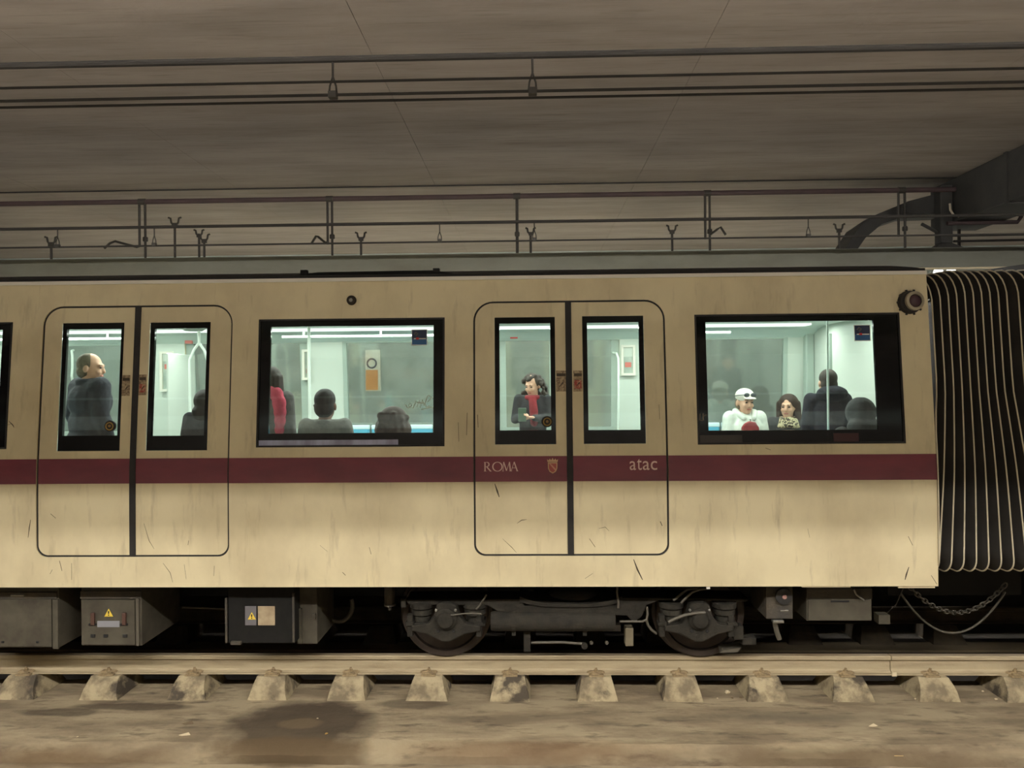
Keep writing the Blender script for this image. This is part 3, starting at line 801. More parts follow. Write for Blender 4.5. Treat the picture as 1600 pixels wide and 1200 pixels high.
# doors
def text_mesh(txt, x0, x1, z0, z1, off, name, par, m_, shear=0.0):
    cu = bpy.data.curves.new(name, 'FONT'); cu.body = txt; cu.size = 1.0; cu.space_character = 1.0
    ob = bpy.data.objects.new(name, cu); COL.objects.link(ob)
    dg = bpy.context.evaluated_depsgraph_get()
    me = bpy.data.meshes.new_from_object(ob.evaluated_get(dg))
    bpy.data.objects.remove(ob)
    xs = [v.co.x for v in me.vertices]; ys = [v.co.y for v in me.vertices]
    ax, bx, ay, by = min(xs), max(xs), min(ys), max(ys)
    bmm = bmesh.new(); bmm.from_mesh(me)
    r = bmesh.ops.extrude_face_region(bmm, geom=bmm.faces[:])
    for g in r['geom']:
        if isinstance(g, bmesh.types.BMVert): g.co.z = 1.0
    for v in bmm.verts:
        x = x0 + (v.co.x - ax) / (bx - ax) * (x1 - x0); z = z0 + (v.co.y - ay) / (by - ay) * (z1 - z0)
        v.co = Vector((x, yf(z) + off - 0.002 * v.co.z, z)) - Vector(CB)
    bmesh.ops.recalc_face_normals(bmm, faces=bmm.faces)
    bmm.to_mesh(me); bmm.free()
    me.materials.clear(); me.materials.append(m_)
    o = bpy.data.objects.new(name, me); COL.objects.link(o); o.parent = par
    return o
LEAF = 0.010
def leaf(D, side, xs_, frame_px, glass_px, label, button=None):
    """side 0: left leaf, 1: right leaf; xs_: x of the middle gap"""
    g = 0.016
    x0, x1 = (D[0] + g, xs_ - 0.027) if side == 0 else (xs_ + 0.027, D[1] - g)
    z0, z1 = D[2] + g, D[3] - g
    rt_ = (0.162, 0.0) if side == 0 else (0.0, 0.162)
    rb_ = (0.09, 0.0) if side == 0 else (0.0, 0.09)
    fh = frame_px; gh = glass_px
    mb = MB()
    # leaf sheet: outline with rounded outer corners: a grid with a window hole, rounded by corner fans
    hole = (fh[0], fh[1], fh[2], fh[3], SQ, SQ)
    xr = (x0 + 0.162) if side == 0 else (x1 - 0.162)
    zs = sorted({z0, z1, z0 + 0.09, z1 - 0.162, hole[2], hole[3], *zlist(z0, z1)})
    xsn = sorted({x0, x1, hole[0], hole[1], x0 + 0.162 if side == 0 else x1 - 0.162, x0 + 0.09 if side == 0 else x1 - 0.09})
    Y = lambda z: yf(z) + LEAF
    def cut(mx, mz):
        if hole[0] < mx < hole[1] and hole[2] < mz < hole[3]: return True
        ox = (mx - x0) if side == 0 else (x1 - mx)
        if ox < 0.162 and mz > z1 - 0.162: return True
        if ox < 0.09 and mz < z0 + 0.09: return True
        return False
    for a, b in zip(xsn, xsn[1:]):
        for c, d in zip(zs, zs[1:]):
            if cut((a + b) / 2, (c + d) / 2): continue
            mb.quad((a, Y(c), c), (b, Y(c), c), (b, Y(d), d), (a, Y(d), d))
    def fan(cx, cz, r, a0):
        ar = arc(cx, cz, r, a0, a0 + math.pi / 2, 10)
        for p, q in zip(ar, ar[1:]): mb.poly([(cx, Y(cz), cz), (p[0], Y(p[1]), p[1]), (q[0], Y(q[1]), q[1])])
    if side == 0: fan(x0 + 0.162, z1 - 0.162, 0.162, math.pi / 2); fan(x0 + 0.09, z0 + 0.09, 0.09, math.pi)
    else: fan(x1 - 0.162, z1 - 0.162, 0.162, 0); fan(x1 - 0.09, z0 + 0.09, 0.09, 1.5 * math.pi)
    o = outline((x0, x1, z0, z1, rt_, rb_))
    for p, q in zip(o, o[1:] + o[:1]):
        mb.quad((p[0], Y(p[1]), p[1]), (q[0], Y(q[1]), q[1]), (q[0], Y(q[1]) + 0.04, q[1]), (p[0], Y(p[1]) + 0.04, p[1]))
    lf = mb.build('door_leaf', cream_door, car, CB)
    lf['label'] = label
    mb = MB(); skin(mb, fh[0], fh[1], fh[2], fh[3], [(*gh, SQ, SQ)], LEAF + 0.004, 0.03); mb.build('window_frame', black_gloss, lf, CB)
    mb = MB(); strip(mb, gh[0], gh[1], gh[2], gh[3], LEAF + 0.012, 0.006); mb.build('pane', pane_m, lf, CB)
    mb = MB(); strip(mb, x0, x1, ZS0, ZS1, LEAF - 0.003, 0.003); mb.build('stripe_band', stripe_m, lf, CB)
    if button:
        x, z = S(*button); y = yf(z) + LEAF
        mb = MB(); mb.lathe((x, y + 0.012, z), (0, -1, 0.09), [(0, 0.05), (0.016, 0.05), (0.02, 0.044)], 24); mb.build('door_button', rubber, lf, CB, smooth=True)
        mb = MB(); mb.tube([(x + 0.032 * math.cos(a * 0.2618), y - 0.010, z + 0.032 * math.sin(a * 0.2618)) for a in range(26)], 0.0055, 6); mb.build('button_ring', mat('button_yellow', (150, 124, 58), rough=0.4), lf, CB, smooth=True)
        mb = MB(); mb.lathe((x, y - 0.008, z + 0.002), (0, -1, 0.09), [(0, 0.012), (0.006, 0.012), (0.008, 0.008)], 16); mb.build('button_centre', mat('button_amber', (140, 110, 60), rough=0.4), lf, CB, smooth=True)
    return lf
def px_rect(l, r, t, b, mx):
    cy = (t + b) / 2
    return (SX(l, cy), SX(r, cy), SZ((l + r) / 2, b), SZ((l + r) / 2, t))
XM1, XM2 = SX(207.5, 700), SX(890.5, 700)
L1 = leaf(D1, 0, XM1, px_rect(92.5, 189.5, 504.5, 705, 0), px_rect(99.5, 185, 514, 681, 0), 'left leaf of the left double door', (171, 666))
L2 = leaf(D1, 1, XM1, px_rect(230.5, 325.5, 503.5, 704, 0), px_rect(238, 320, 513, 681, 0), 'right leaf of the left double door')
L3 = leaf(D2, 0, XM2, px_rect(773, 868, 495.5, 694.5, 0), px_rect(780.5, 860.5, 505, 672.5, 0), 'left leaf of the right double door, lettered ROMA', (855, 659))
L4 = leaf(D2, 1, XM2, px_rect(911, 1007.5, 493.5, 693.5, 0), px_rect(918.5, 1000, 503.5, 672, 0), 'right leaf of the right double door, lettered atac')
for D, xm in ((D1, XM1), (D2, XM2)):
    mb = MB(); strip(mb, xm - 0.027, xm + 0.027, D[2] + 0.004, D[3] - 0.004, 0.002, 0.03); mb.build('door_edge_rubber', rubber, car, CB)
    # dark gap around the leaves
    o = outline(D)
    mb = MB()
    cxm = sum(p[0] for p in o) / len(o); 
    inn = outline((D[0] + 0.018, D[1] - 0.018, D[2] + 0.018, D[3] - 0.018, (0.182, 0.182), (0.082, 0.082)))
    for k in range(len(o)):
        p, q = o[k], o[(k + 1) % len(o)]
        ii = lambda t: (min(max(t[0], D[0] + 0.018), D[1] - 0.018), t[1])
        mb.quad((p[0], yf(p[1]) + 0.0125, p[1]), (q[0], yf(q[1]) + 0.0125, q[1]), (q[0] * 0.96 + 0.04 * (D[0] + D[1]) / 2, yf(q[1]) + 0.0125, q[1] * 0.96 + 0.04 * (D[2] + D[3]) / 2), (p[0] * 0.96 + 0.04 * (D[0] + D[1]) / 2, yf(p[1]) + 0.0125, p[1] * 0.96 + 0.04 * (D[2] + D[3]) / 2))
    mb.build('door_seal', rubber, car, CB)
# stickers beside the door gap
for par, px, py, wpx, m_ in ((L1, 196, 601, 13, sticker_m), (L2, 222, 600, 12, sticker_r), (L3, 877, 594, 16, sticker_m), (L4, 903, 594, 14, sticker_r)):
    x, z = S(px, py); h = wpx * 0.00283
    q = MB(); strip(q, x - h, x + h, z - 0.10, z + 0.085, LEAF - 0.002, 0.002); s_ = q.build('door_sticker', sticker_m, par, CB)
    q = MB(); strip(q, x - h * 0.85, x + h * 0.85, z + 0.035, z + 0.06, LEAF - 0.003, 0.002); q.build('sticker_print', scuff_m, par, CB)
    q = MB(); strip(q, x - h * 0.8, x + h * 0.8, z - 0.075, z - 0.0, LEAF - 0.003, 0.002); q.build('sticker_print', m_, par, CB)
    q = MB(); q.tube([(x - h * 0.5, yf(z) + LEAF - 0.003, z - 0.06), (x + h * 0.4, yf(z) + LEAF - 0.003, z - 0.02)], 0.006, 5); q.build('sticker_print', scuff_m, par, CB)

# lettering: ROMA drawn in thin serif strokes, atac from the built-in face
def glyph(mb, strokes, ox, oz, sx, sz, off):
    for st in strokes:
        (ax, az), (bx, bz), wd = st
        p = Vector((ox + ax * sx, oz + az * sz)); q = Vector((ox + bx * sx, oz + bz * sz))
        d = (q - p).normalized(); n_ = Vector((-d.y, d.x)) * wd * sz * 0.5
        c = [p + n_, p - n_, q - n_, q + n_]
        mb.prism([(k.x, yf(k.y) + off, k.y) for k in c], (0, -0.002, 0))
def curve_strokes(cx, cz, rx, rz, a0, a1, w0, w1, n=14):
    out = []
    for k in range(n):
        a = a0 + (a1 - a0) * k / n; b = a0 + (a1 - a0) * (k + 1) / n
        mid = (a + b) / 2
        out.append(((cx + rx * math.cos(a), cz + rz * math.sin(a)), (cx + rx * math.cos(b + 0.03), cz + rz * math.sin(b + 0.03)), w0 + (w1 - w0) * abs(math.cos(mid))))
    return out
P2 = math.pi
Rg = [((0.12, 0), (0.12, 1), 0.13), ((0.0, 0.02), (0.26, 0.02), 0.04), ((0.0, 0.98), (0.3, 0.98), 0.04)] + curve_strokes(0.3, 0.75, 0.25, 0.235, P2 / 2, -P2 / 2, 0.05, 0.13) + [((0.12, 0.515), (0.3, 0.515), 0.05), ((0.3, 0.5), (0.72, 0.0), 0.12), ((0.62, 0.02), (0.84, 0.02), 0.04)]
Og = curve_strokes(0.5, 0.5, 0.42, 0.49, 0, 2 * P2, 0.05, 0.13, 24)
Mg = [((0.1, 0), (0.18, 1), 0.06), ((0.18, 1), (0.52, 0.05), 0.12), ((0.52, 0.05), (0.86, 1), 0.05), ((0.86, 1), (0.96, 0), 0.13), ((0.0, 0.02), (0.2, 0.02), 0.04), ((0.85, 0.02), (1.08, 0.02), 0.04)]
Ag = [((0.08, 0), (0.44, 1), 0.05), ((0.44, 1), (0.82, 0), 0.13), ((0.22, 0.36), (0.66, 0.36), 0.05), ((0.0, 0.02), (0.2, 0.02), 0.04), ((0.7, 0.02), (0.94, 0.02), 0.04)]
zb_ = SZ(782, 736.5); zt_ = SZ(782, 722); h_ = zt_ - zb_
for gname, gdef, pa, pb in (('R', Rg, 756, 770), ('O', Og, 768.5, 785), ('M', Mg, 784.5, 799), ('A', Ag, 797.5, 810)):
    mb = MB(); xa, xb = SX(pa, 729), SX(pb, 729)
    glyph(mb, gdef, xa, zb_, (xb - xa) / (0.95 if gname != 'M' else 1.08), h_, LEAF - 0.0035)
    mb.build('letter', letter_m, L3, CB)
for ch, pa, pb, ya, yb in (('a', 984, 994, 734.5, 720.5), ('t', 995.5, 1003, 734.5, 717), ('a', 1004.5, 1015, 734.5, 720.5), ('c', 1017, 1027, 734.5, 720.5)):
    text_mesh(ch, SX(pa, 727), SX(pb, 727), SZ(1005, ya), SZ(1005, yb), LEAF - 0.0035, 'letter', L4, letter_m)
# crest: shield with a diagonal band under a small crown
def crest(px, py):
    x, z = S(px, py); u = 0.0056
    cm = mat('crest_pale', (206, 150, 130), rough=0.5)
    gold = mat('crest_gold', (206, 172, 132), rough=0.5)
    Yo = lambda z_: yf(z_) + LEAF - 0.0035
    sh = [(-7.5, 5.5), (7.5, 5.5), (7.2, -4), (5, -9), (0, -12), (-5, -9), (-7.2, -4)]
    q = MB(); q.prism([(x + a * u, Yo(z + b * u), z + b * u) for a, b in sh], (0, -0.0015, 0)); q.build('crest_shield', gold, L3, CB)
    q = MB(); q.prism([(x + a * u * 0.8, Yo(z + b * u * 0.8) - 0.002, z + (b * 0.8 - 0.6) * u) for a, b in sh], (0, -0.0015, 0)); q.build('crest_field', mat('crest_red', (170, 84, 76), rough=0.5), L3, CB)
    q = MB(); q.prism([(x + a * u, Yo(z + b * u) - 0.004, z + b * u) for a, b in ((-5.5, 3.5), (-3, 3.5), (5.2, -5), (4, -7.5))], (0, -0.0015, 0)); q.build('crest_band', cm, L3, CB)
    q = MB()
    cr = [(-8, 6.2), (8, 6.2), (8.6, 10.5), (6.2, 8.4), (4.4, 11.5), (2.2, 8.6), (0, 12.4), (-2.2, 8.6), (-4.4, 11.5), (-6.2, 8.4), (-8.6, 10.5)]
    q.prism([(x + a * u, Yo(z + b * u), z + b * u) for a, b in cr], (0, -0.0015, 0)); q.build('crest_crown', gold, L3, CB)
crest(863.5, 728)

# lamps and little fittings on the side
x, z = S(1424, 471); y = yf(z)
mb = MB(); mb.lathe((x - 0.02, y + 0.01, z - 0.01), (0.12, -1, 0.05), [(0, 0.105), (0.035, 0.10), (0.045, 0.09)], 24)
for k in range(10):
    a = k * 0.6283; mb.tube([(x - 0.02 + 0.10 * math.cos(a), y - 0.02, z - 0.01 + 0.10 * math.sin(a)), (x - 0.02 + 0.115 * math.cos(a), y - 0.02, z - 0.01 + 0.115 * math.sin(a))], 0.01, 5)
ml = mb.build('marker_lamp', rubber, car, CB, smooth=True); ml['label'] = 'round signal lamp with a serrated black bezel'
mb = MB(); mb.lathe((x + 0.005, y - 0.03, z), (0.12, -1, 0.05), [(0, 0.085), (0.025, 0.083), (0.03, 0.06), (0.01, 0.055)], 24); mb.build('lamp_ring', mat('lamp_ring_metal', (170, 160, 136), rough=0.4, metal=0.3), ml, CB, smooth=True)
mb = MB(); mb.lathe((x + 0.01, y - 0.035, z), (0.12, -1, 0.05), [(0, 0.058), (0.02, 0.052), (0.034, 0.034), (0.04, 0.01)], 20); mb.build('lamp_lens', mat('lens_purple', (70, 46, 54), rough=0.15), ml, CB, smooth=True)
x, z = S(549.5, 469.5); y = yf(z)
mb = MB(); mb.lathe((x, y + 0.01, z), (0, -1, 0.05), [(0, 0.045), (0.03, 0.042), (0.04, 0.03)], 16); so = mb.build('small_side_lamp', mat('sooty', (46, 40, 32), rough=0.8), car, CB, smooth=True)
mb = MB(); mb.lathe((x, y - 0.03, z), (0, -1, 0.05), [(0, 0.018), (0.008, 0.014)], 10); mb.build('lamp_lens', steel_m, so, CB)
def tab(pa, pb, yt_, yb_, name, m_=white_m, d=0.02):
    x0_, x1_ = SX(pa, 915), SX(pb, 915)
    q = MB(); q.box(x0_, x1_, 0.012, 0.012 + d, SZ(pa, yb_), ZB + 0.004); q.build(name, m_, car, CB)
tab(1104.5, 1110, 915, 921, 'white_tab'); tab(1254, 1330, 915, 918.5, 'step_edge', line_white); tab(1405, 1462, 915, 919.5, 'step_edge', line_white)
# scuffs and drips with their own shapes
def scuff(pts, w0=0.006, off=-0.0015):
    q = MB(); ps = [S(*p) for p in pts]
    n_ = len(ps)
    for k in range(n_ - 1):
        a, b = Vector(ps[k]), Vector(ps[k + 1]); d = (b - a).normalized(); nn = Vector((-d.y, d.x))
        wa = w0 * (1 - abs(2 * k / (n_ - 1) - 1) * 0.6); wb = w0 * (1 - abs(2 * (k + 1) / (n_ - 1) - 1) * 0.6)
        c = [a + nn * wa, a - nn * wa, b - nn * wb, b + nn * wb]
        oo = off + (LEAF if any(D[0] < c[0].x < D[1] and c[0].y > D[2] for D in (D1, D2)) else 0)
        q.prism([(t.x, yf(t.y) + oo, t.y) for t in c], (0, 0.001, 0))
    q.build('scuff_mark', scuff_m, car, CB)
for pts, w_ in (([(990, 874), (996, 890), (1004, 906)], 0.007), ([(773, 756), (777, 768), (780, 777)], 0.007), ([(808, 818), (815, 813), (823, 812)], 0.003),
                ([(921, 842), (930, 855)], 0.005), ([(1032, 815), (1035, 822)], 0.008), ([(785, 842), (800, 856), (807, 864)], 0.002), ([(78, 803), (86, 810)], 0.004),
                ([(48, 812), (46, 824), (44, 840)], 0.004), ([(93, 876), (97, 892)], 0.004), ([(112, 880), (112, 906)], 0.003), ([(255, 880), (266, 895), (270, 910)], 0.002),
                ([(288, 882), (291, 905)], 0.002), ([(535, 894), (540, 899)], 0.005), ([(914, 904), (926, 896)], 0.003), ([(1419, 838), (1426, 852)], 0.004), ([(1420, 886), (1416, 898), (1414, 906)], 0.006),
                ([(1455, 899), (1464, 913)], 0.005), ([(1265, 840), (1262, 826)], 0.002), ([(716, 660), (717, 690)], 0.004), ([(730, 645), (729, 680)], 0.005), ([(746, 648), (747, 668)], 0.005),
                ([(1030, 632), (1031, 655)], 0.003), ([(224, 818), (232, 845), (240, 858)], 0.002), ([(294, 845), (293, 852)], 0.004), ([(14, 658), (20, 664), (22, 668)], 0.004), ([(12, 664), (18, 662)], 0.003),
                ([(936, 826), (946, 824), (952, 830)], 0.002), ([(1196, 700), (1204, 703)], 0.004), ([(577, 855), (580, 866)], 0.004), ([(82, 890), (78, 897)], 0.003), ([(335, 884), (334, 900)], 0.003), ([(500, 852), (512, 862)], 0.0015)):
    scuff(pts, w_)

# ------------------------------------------------------------------ inside of the car
ZF = 1.20                                      # floor
YI = W - 0.16                                  # lining of the far side
ZC = 3.14                                      # where lining meets ceiling
mb = MB(); mb.box(XL, XE - 0.02, 0.05, W - 0.06, 0.95, ZF); mb.build('car_floor', floor_in, car, CB)
# lining of the near side (behind the outer skin)
def yfi(z): return yf(z) + 0.062
inn = [(h[0] - 0.0, h[1] + 0.0, h[2], h[3], SQ, SQ) for h in (W0, D1, W1, D2, W2)]
mb = MB(); skin(mb, XL, XE - 0.02, ZF, ZT - 0.02, inn, 0, 0.0, yfi); mb.build('near_lining', int_m, car, CB)
# far side: same openings, mirrored
def yfar(z): return W - yf(z)
farh = [(h[0] + 0.10, h[1] - 0.10, (h[2] - 0.06 if h in (W0, W1, W2) else ZF + 0.02), h[3] - 0.02, SQ, SQ) for h in (W0, D1, W1, D2, W2)]
mb = MB(); skin(mb, XL, XE, ZB, ZT, [(h[0], h[1], h[2], h[3], SQ, SQ) for h in farh], 0, 0.10, yfar, -1)
mb.build('far_side_wall', cream, car, CB)
def yfl(z): return W - yf(z) - 0.10
mb = MB(); skin(mb, XL, XE - 0.02, ZF, ZT - 0.05, farh, 0, 0, yfl); mb.build('far_lining', int_m, car, CB)
def fstrip(q, x0, x1, z0, z1, off, t):
    zz = zlist(z0, z1)
    q.rings([[(x0, yfl(z) + off, z), (x1, yfl(z) + off, z), (x1, yfl(z) + off + t, z), (x0, yfl(z) + off + t, z)] for z in zz])
    return q
for k, h in enumerate(farh):
    if k in (0, 2, 4):
        q = MB(); b = 0.05
        fstrip(q, h[0], h[0] + b, h[2], h[3], -0.01, 0.05); fstrip(q, h[1] - b, h[1], h[2], h[3], -0.01, 0.05); fstrip(q, h[0], h[1], h[2], h[2] + b, -0.01, 0.05); fstrip(q, h[0], h[1], h[3] - b, h[3], -0.01, 0.05)
        fr = q.build('far_window', int_dk, car, CB)
        q = MB(); fstrip(q, h[0] + b, h[1] - b, h[2] + b, h[3] - b, 0.02, 0.006); q.build('pane', pane_far, fr, CB)
    else:
        xm = (h[0] + h[1]) / 2
        for a, b_ in ((h[0], xm - 0.01), (xm + 0.01, h[1])):
            q = MB(); t = 0.10
            za, zb2 = wz0, wz1 - 0.06
            fstrip(q, a, a + t, h[2], h[3], 0.03, 0.03); fstrip(q, b_ - t, b_, h[2], h[3], 0.03, 0.03); fstrip(q, a + t, b_ - t, h[2], za, 0.03, 0.03); fstrip(q, a + t, b_ - t, zb2, h[3], 0.03, 0.03)
            fr = q.build('far_door_leaf', int_dk, car, CB)
            q = MB(); fstrip(q, a + t, b_ - t, za, zb2, 0.04, 0.006); q.build('pane', pane_far, fr, CB)
# ceiling with coves and lamp strips
cp = [(yfi(3.1), ZC + 0.04), (0.30, 3.22), (0.55, 3.26), (W - 0.62, 3.26), (W - 0.40, 3.23), (yfl(ZC) + 0.01, ZC), (yfl(ZC) + 0.01, 3.40), (yfi(3.1), 3.40)]
mb = MB(); mb.rings([[(XL, y, z) for y, z in cp], [(XE - 0.02, y, z) for y, z in cp]]); mb.build('car_ceiling', int_ceil, car, CB)
for yy_ in (0.85, 1.98):
    q = MB(); q.box(XL + 0.1, XE - 0.35, yy_ - 0.10, yy_ + 0.10, 3.238, 3.262); q.build('lamp_strip', carlamp_m, car, CB)
for a, b in ((XE - 0.06, XE),):
    mb = MB()
    pr = [(yfi(z) - 0.02, z) for z in zlist(ZB, ZT)] + [(yfar(z) - 0.04, z) for z in reversed(zlist(ZB, ZT))]
    mb.prism([(a, y, z) for y, z in pr], (b - a, 0, 0)); mb.build('end_bulkhead', int_m, car, CB)
    mb = MB(); mb.box(a - 0.03, a, 0.75, 0.80, ZF, 3.15); mb.box(a - 0.03, a, W - 0.80, W - 0.75, ZF, 3.15); mb.build('gangway_frame', int_dk, car, CB)
mb = MB(); mb.box(XL, XL + 0.06, 0.06, W - 0.06, ZB, ZT); mb.build('end_bulkhead', int_m, car, CB)
# corner pillar beside the end wall
q = MB(); q.box(XE - 0.17, XE - 0.06, YI - 0.13, YI - 0.02, ZF, 3.2); q.build('corner_pillar', int_dk, car, CB, bevel=0.02)
# grab rails along the ceiling
def cp_(px, py, y): x, z = atY(px, py, y); return (x, y, z)
def poletube(pts, r=0.016, name='grab_pole'):
    q = MB(); q.tube(pts, r, 10); return q.build(name, pole_m, car, CB, smooth=True)
zr = run([(560, 523), (1170, 522)], 2.05)
for a, b in ((XL + 0.2, SX(40, 600)), (SX(395, 560) - 0.4, SX(700, 560)), (SX(1085, 560), SX(1240, 560) - 0.02)):
    poletube([(a, 2.05, zr - 0.0), (b, 2.05, zr)], 0.017, 'grab_rail')
    k = a + 0.25
    while k < b:
        poletube([(k, 2.05, zr), (k, 2.05, 3.25)], 0.010, 'rail_bracket'); k += 0.9
poletube([cp_(483, 540, 1.45)[:2] + (ZF,), cp_(483, 540, 1.45)[:2] + (3.25,)])
poletube([cp_(1293, 540, 0.62)[:2] + (ZF,), cp_(1293, 540, 0.62)[:2] + (3.24,)], 0.010)
# branching pole in the left vestibule
yv = 1.42; xv, _ = atY(311, 540, yv)
def zv(py): return atY(311, py, yv)[1]
def xw(px): return atY(px, 560, yv)[0]
poletube([(xv, yv, 3.25), (xv, yv, zv(537))], 0.016)
for px, dy in ((296, 0.0), (326, 0.0), (311, 0.2)):
    x = xw(px)
    poletube([(xv, yv, zv(536)), ((xv + x) / 2, yv + dy * 0.6, zv(546)), (x, yv + dy, zv(562)), (x, yv + dy, zv(640)), ((xv + x) / 2, yv + dy * 0.6, zv(675)), (xv, yv, zv(690))], 0.014)
poletube([(xv, yv, zv(690)), (xv, yv, ZF)], 0.016)
q = MB(); q.lathe((xv - 0.06, yv, 3.26), (0, 0, -1), [(0, 0.14), (0.025, 0.13), (0.05, 0.09)], 20); q.build('pole_rose', int_dk, car, CB, smooth=True)
# bent handles beside the far doors
def handle(px, ya, yb, dirn):
    y = YI - 0.14
    x, za = atY(px, ya, y); _, zb2 = atY(px, yb, y)
    poletube([(x + dirn * 0.05, y + 0.10, za + 0.01), (x + dirn * 0.02, y + 0.02, za), (x, y, za - 0.06), (x, y, (za + zb2) / 2), (x + dirn * 0.01, y, zb2 + 0.1), (x + dirn * 0.06, y + 0.1, zb2)], 0.014, 'door_handrail')
handle(275, 562, 684, 1); handle(966, 552, 684, -1); handle(113, 548, 600, -1)
# windscreen panels beside the doors
q = MB(); x = atY(284, 600, 2.3)[0]; q.box(x - 0.012, x + 0.012, 1.95, YI - 0.05, ZF + 0.1, 3.0); q.build('draught_screen', int_m, car, CB, bevel=0.01)
# framed notices on the far pillars
def notice(px0, px1, py0, py1, redp):
    y = yfl(2.7)
    x0_, z1_ = atY(px0, py0, y - 0.03); x1_, z0_ = atY(px1, py1, y - 0.03)
    q = MB()
    for bx in ((x0_ - 0.03, x0_, z0_ - 0.03, z1_ + 0.03), (x1_, x1_ + 0.03, z0_ - 0.03, z1_ + 0.03), (x0_, x1_, z0_ - 0.03, z0_), (x0_, x1_, z1_, z1_ + 0.03)): q.box(bx[0], bx[1], y - 0.05, y + 0.01, bx[2], bx[3])
    f = q.build('notice_frame', white_m, car, CB)
    q = MB(); q.box(x0_, x1_, y - 0.02, y + 0.0, z0_, z1_); q.build('notice_print', ad_m, f, CB)
    zr_ = atY(px0, redp, y)[1]
    q = MB(); q.box(x0_ + 0.02, x1_ - 0.02, y - 0.025, y - 0.018, zr_ - 0.03, zr_ + 0.03); q.build('notice_band', ad_red, f, CB)
notice(254, 268, 553, 608, 573); notice(974, 989, 543, 583, 570); notice(476, 481, 550, 590, 580)
# red labels above the far doors
for px, py in ((803, 526), (296, 534)):
    x, z = atY(px, py, YI - 0.1)
    q = MB(); q.box(x - 0.045, x + 0.045, YI - 0.13, YI - 0.10, z - 0.025, z + 0.025); q.build('red_label', ad_red if px < 500 else red_m, car, CB)
# benches along both sides under the windows
def bench(x0_, x1_, near, n_):
    wd = (x1_ - x0_) / n_
    for k in range(n_):
        a = x0_ + k * wd + 0.012; b = a + wd - 0.024
        if near: ys = (0.10, 0.16, 0.55, 0.10)
        else: ys = (YI, YI - 0.06, YI - 0.45, YI)
        q = MB(); q.box(a, b, min(ys[1], ys[2]), max(ys[1], ys[2]), ZF + 0.40, ZF + 0.46)
        top = ZF + (0.80 if near else 0.88)
        q.box(a, b, min(ys[0], ys[1]), max(ys[0], ys[1]), ZF + 0.42, top)
        s_ = q.build('bench_seat', seat_m, car, CB, bevel=0.02)
        q = MB(); q.box(a, b, min(ys[0], ys[1]) - 0.005, max(ys[0], ys[1]) + 0.005, top - 0.02, top + 0.035); q.build('seat_rim', seat_rim, s_, CB, bevel=0.012)
bench(W1[0] + 0.05, W1[1] - 0.05, True, 4); bench(W1[0] + 0.05, W1[1] - 0.05, False, 4)
bench(W2[0] + 0.02, XE - 0.12, True, 4); bench(W2[0] + 0.02, W2[1] - 0.5, False, 3)
bench(W0[0], D1[0] - 0.1, True, 4)

# ------------------------------------------------------------------ underframe
mb = MB(); mb.box(XL, XE, 0.16, W - 0.16, 0.80, 0.98); mb.build('underframe', under_dark, car, CB)
mb = MB(); mb.box(XL, XE, 1.25, 1.55, 0.40, 0.80); mb.build('centre_sill', under_dark, car, CB)
def U(px, py, y): return atY(px, py, y)
def ebox(pl, pr, pt, pb, y0, y1, m_, name='equipment_box'):
    x0_, zt0 = U(pl, pt, y0); x1_, zb0 = U(pr, pb, y0)
    q = MB(); q.box(x0_, x1_, y0, y1, zb0, 0.82)
    return q.build(name, m_, car, CB, bevel=0.006), x0_, x1_, zb0, zt0
def upart(par, name, pl, pr, pt, pb, y, d, m_, bevel=0.003):
    x0_, z1_ = U(pl, pt, y); x1_, z0_ = U(pr, pb, y)
    q = MB(); q.box(min(x0_, x1_), max(x0_, x1_), y - d, y + 0.002, z0_, z1_)
    return q.build(name, m_, par, CB, bevel=bevel)
yb = 0.22
A, *_ = ebox(-60, 93, 925, 1012, yb, 0.95, box_m); A['label'] = 'grey equipment box at the left edge'
upart(A, 'box_lid', -60, 82, 936, 1010, yb, 0.012, box_m); upart(A, 'corner_post', 84, 93, 936, 1013, yb, 0.02, box_m)
upart(A, 'lid_flange', -60, 90, 925, 935, yb, 0.016, under_m); upart(A, 'hinge', 19, 40, 928, 931, yb, 0.024, steel_m)
for px in (4, 58): upart(A, 'bolt', px, px + 4, 1001, 1004, yb, 0.02, under_dark)
B, *_ = ebox(127, 222, 922, 1009, yb, 0.95, box_m); B['label'] = 'grey equipment box with a yellow warning triangle'
upart(B, 'lid_flange', 127, 222, 923, 935, yb, 0.016, under_m); upart(B, 'box_lid', 128, 212, 937, 1007, yb, 0.012, box_m)
upart(B, 'corner_post', 214, 219, 934, 1008, yb, 0.022, hose_m)
for px in (143, 192): 
    upart(B, 'latch', px, px + 6, 957, 976, yb - 0.012, 0.02, mat('latch_brown', (70, 46, 36)))
    upart(B, 'latch_foot', px - 4, px + 8, 974, 977, yb - 0.012, 0.012, under_dark)
for px in (142, 162, 192): upart(B, 'bolt', px, px + 7, 991, 996, yb - 0.012, 0.008, under_dark)
upart(B, 'name_plate', 152, 187, 970, 980, yb - 0.012, 0.004, mat('plate_silver', (128, 128, 132), rough=0.4))
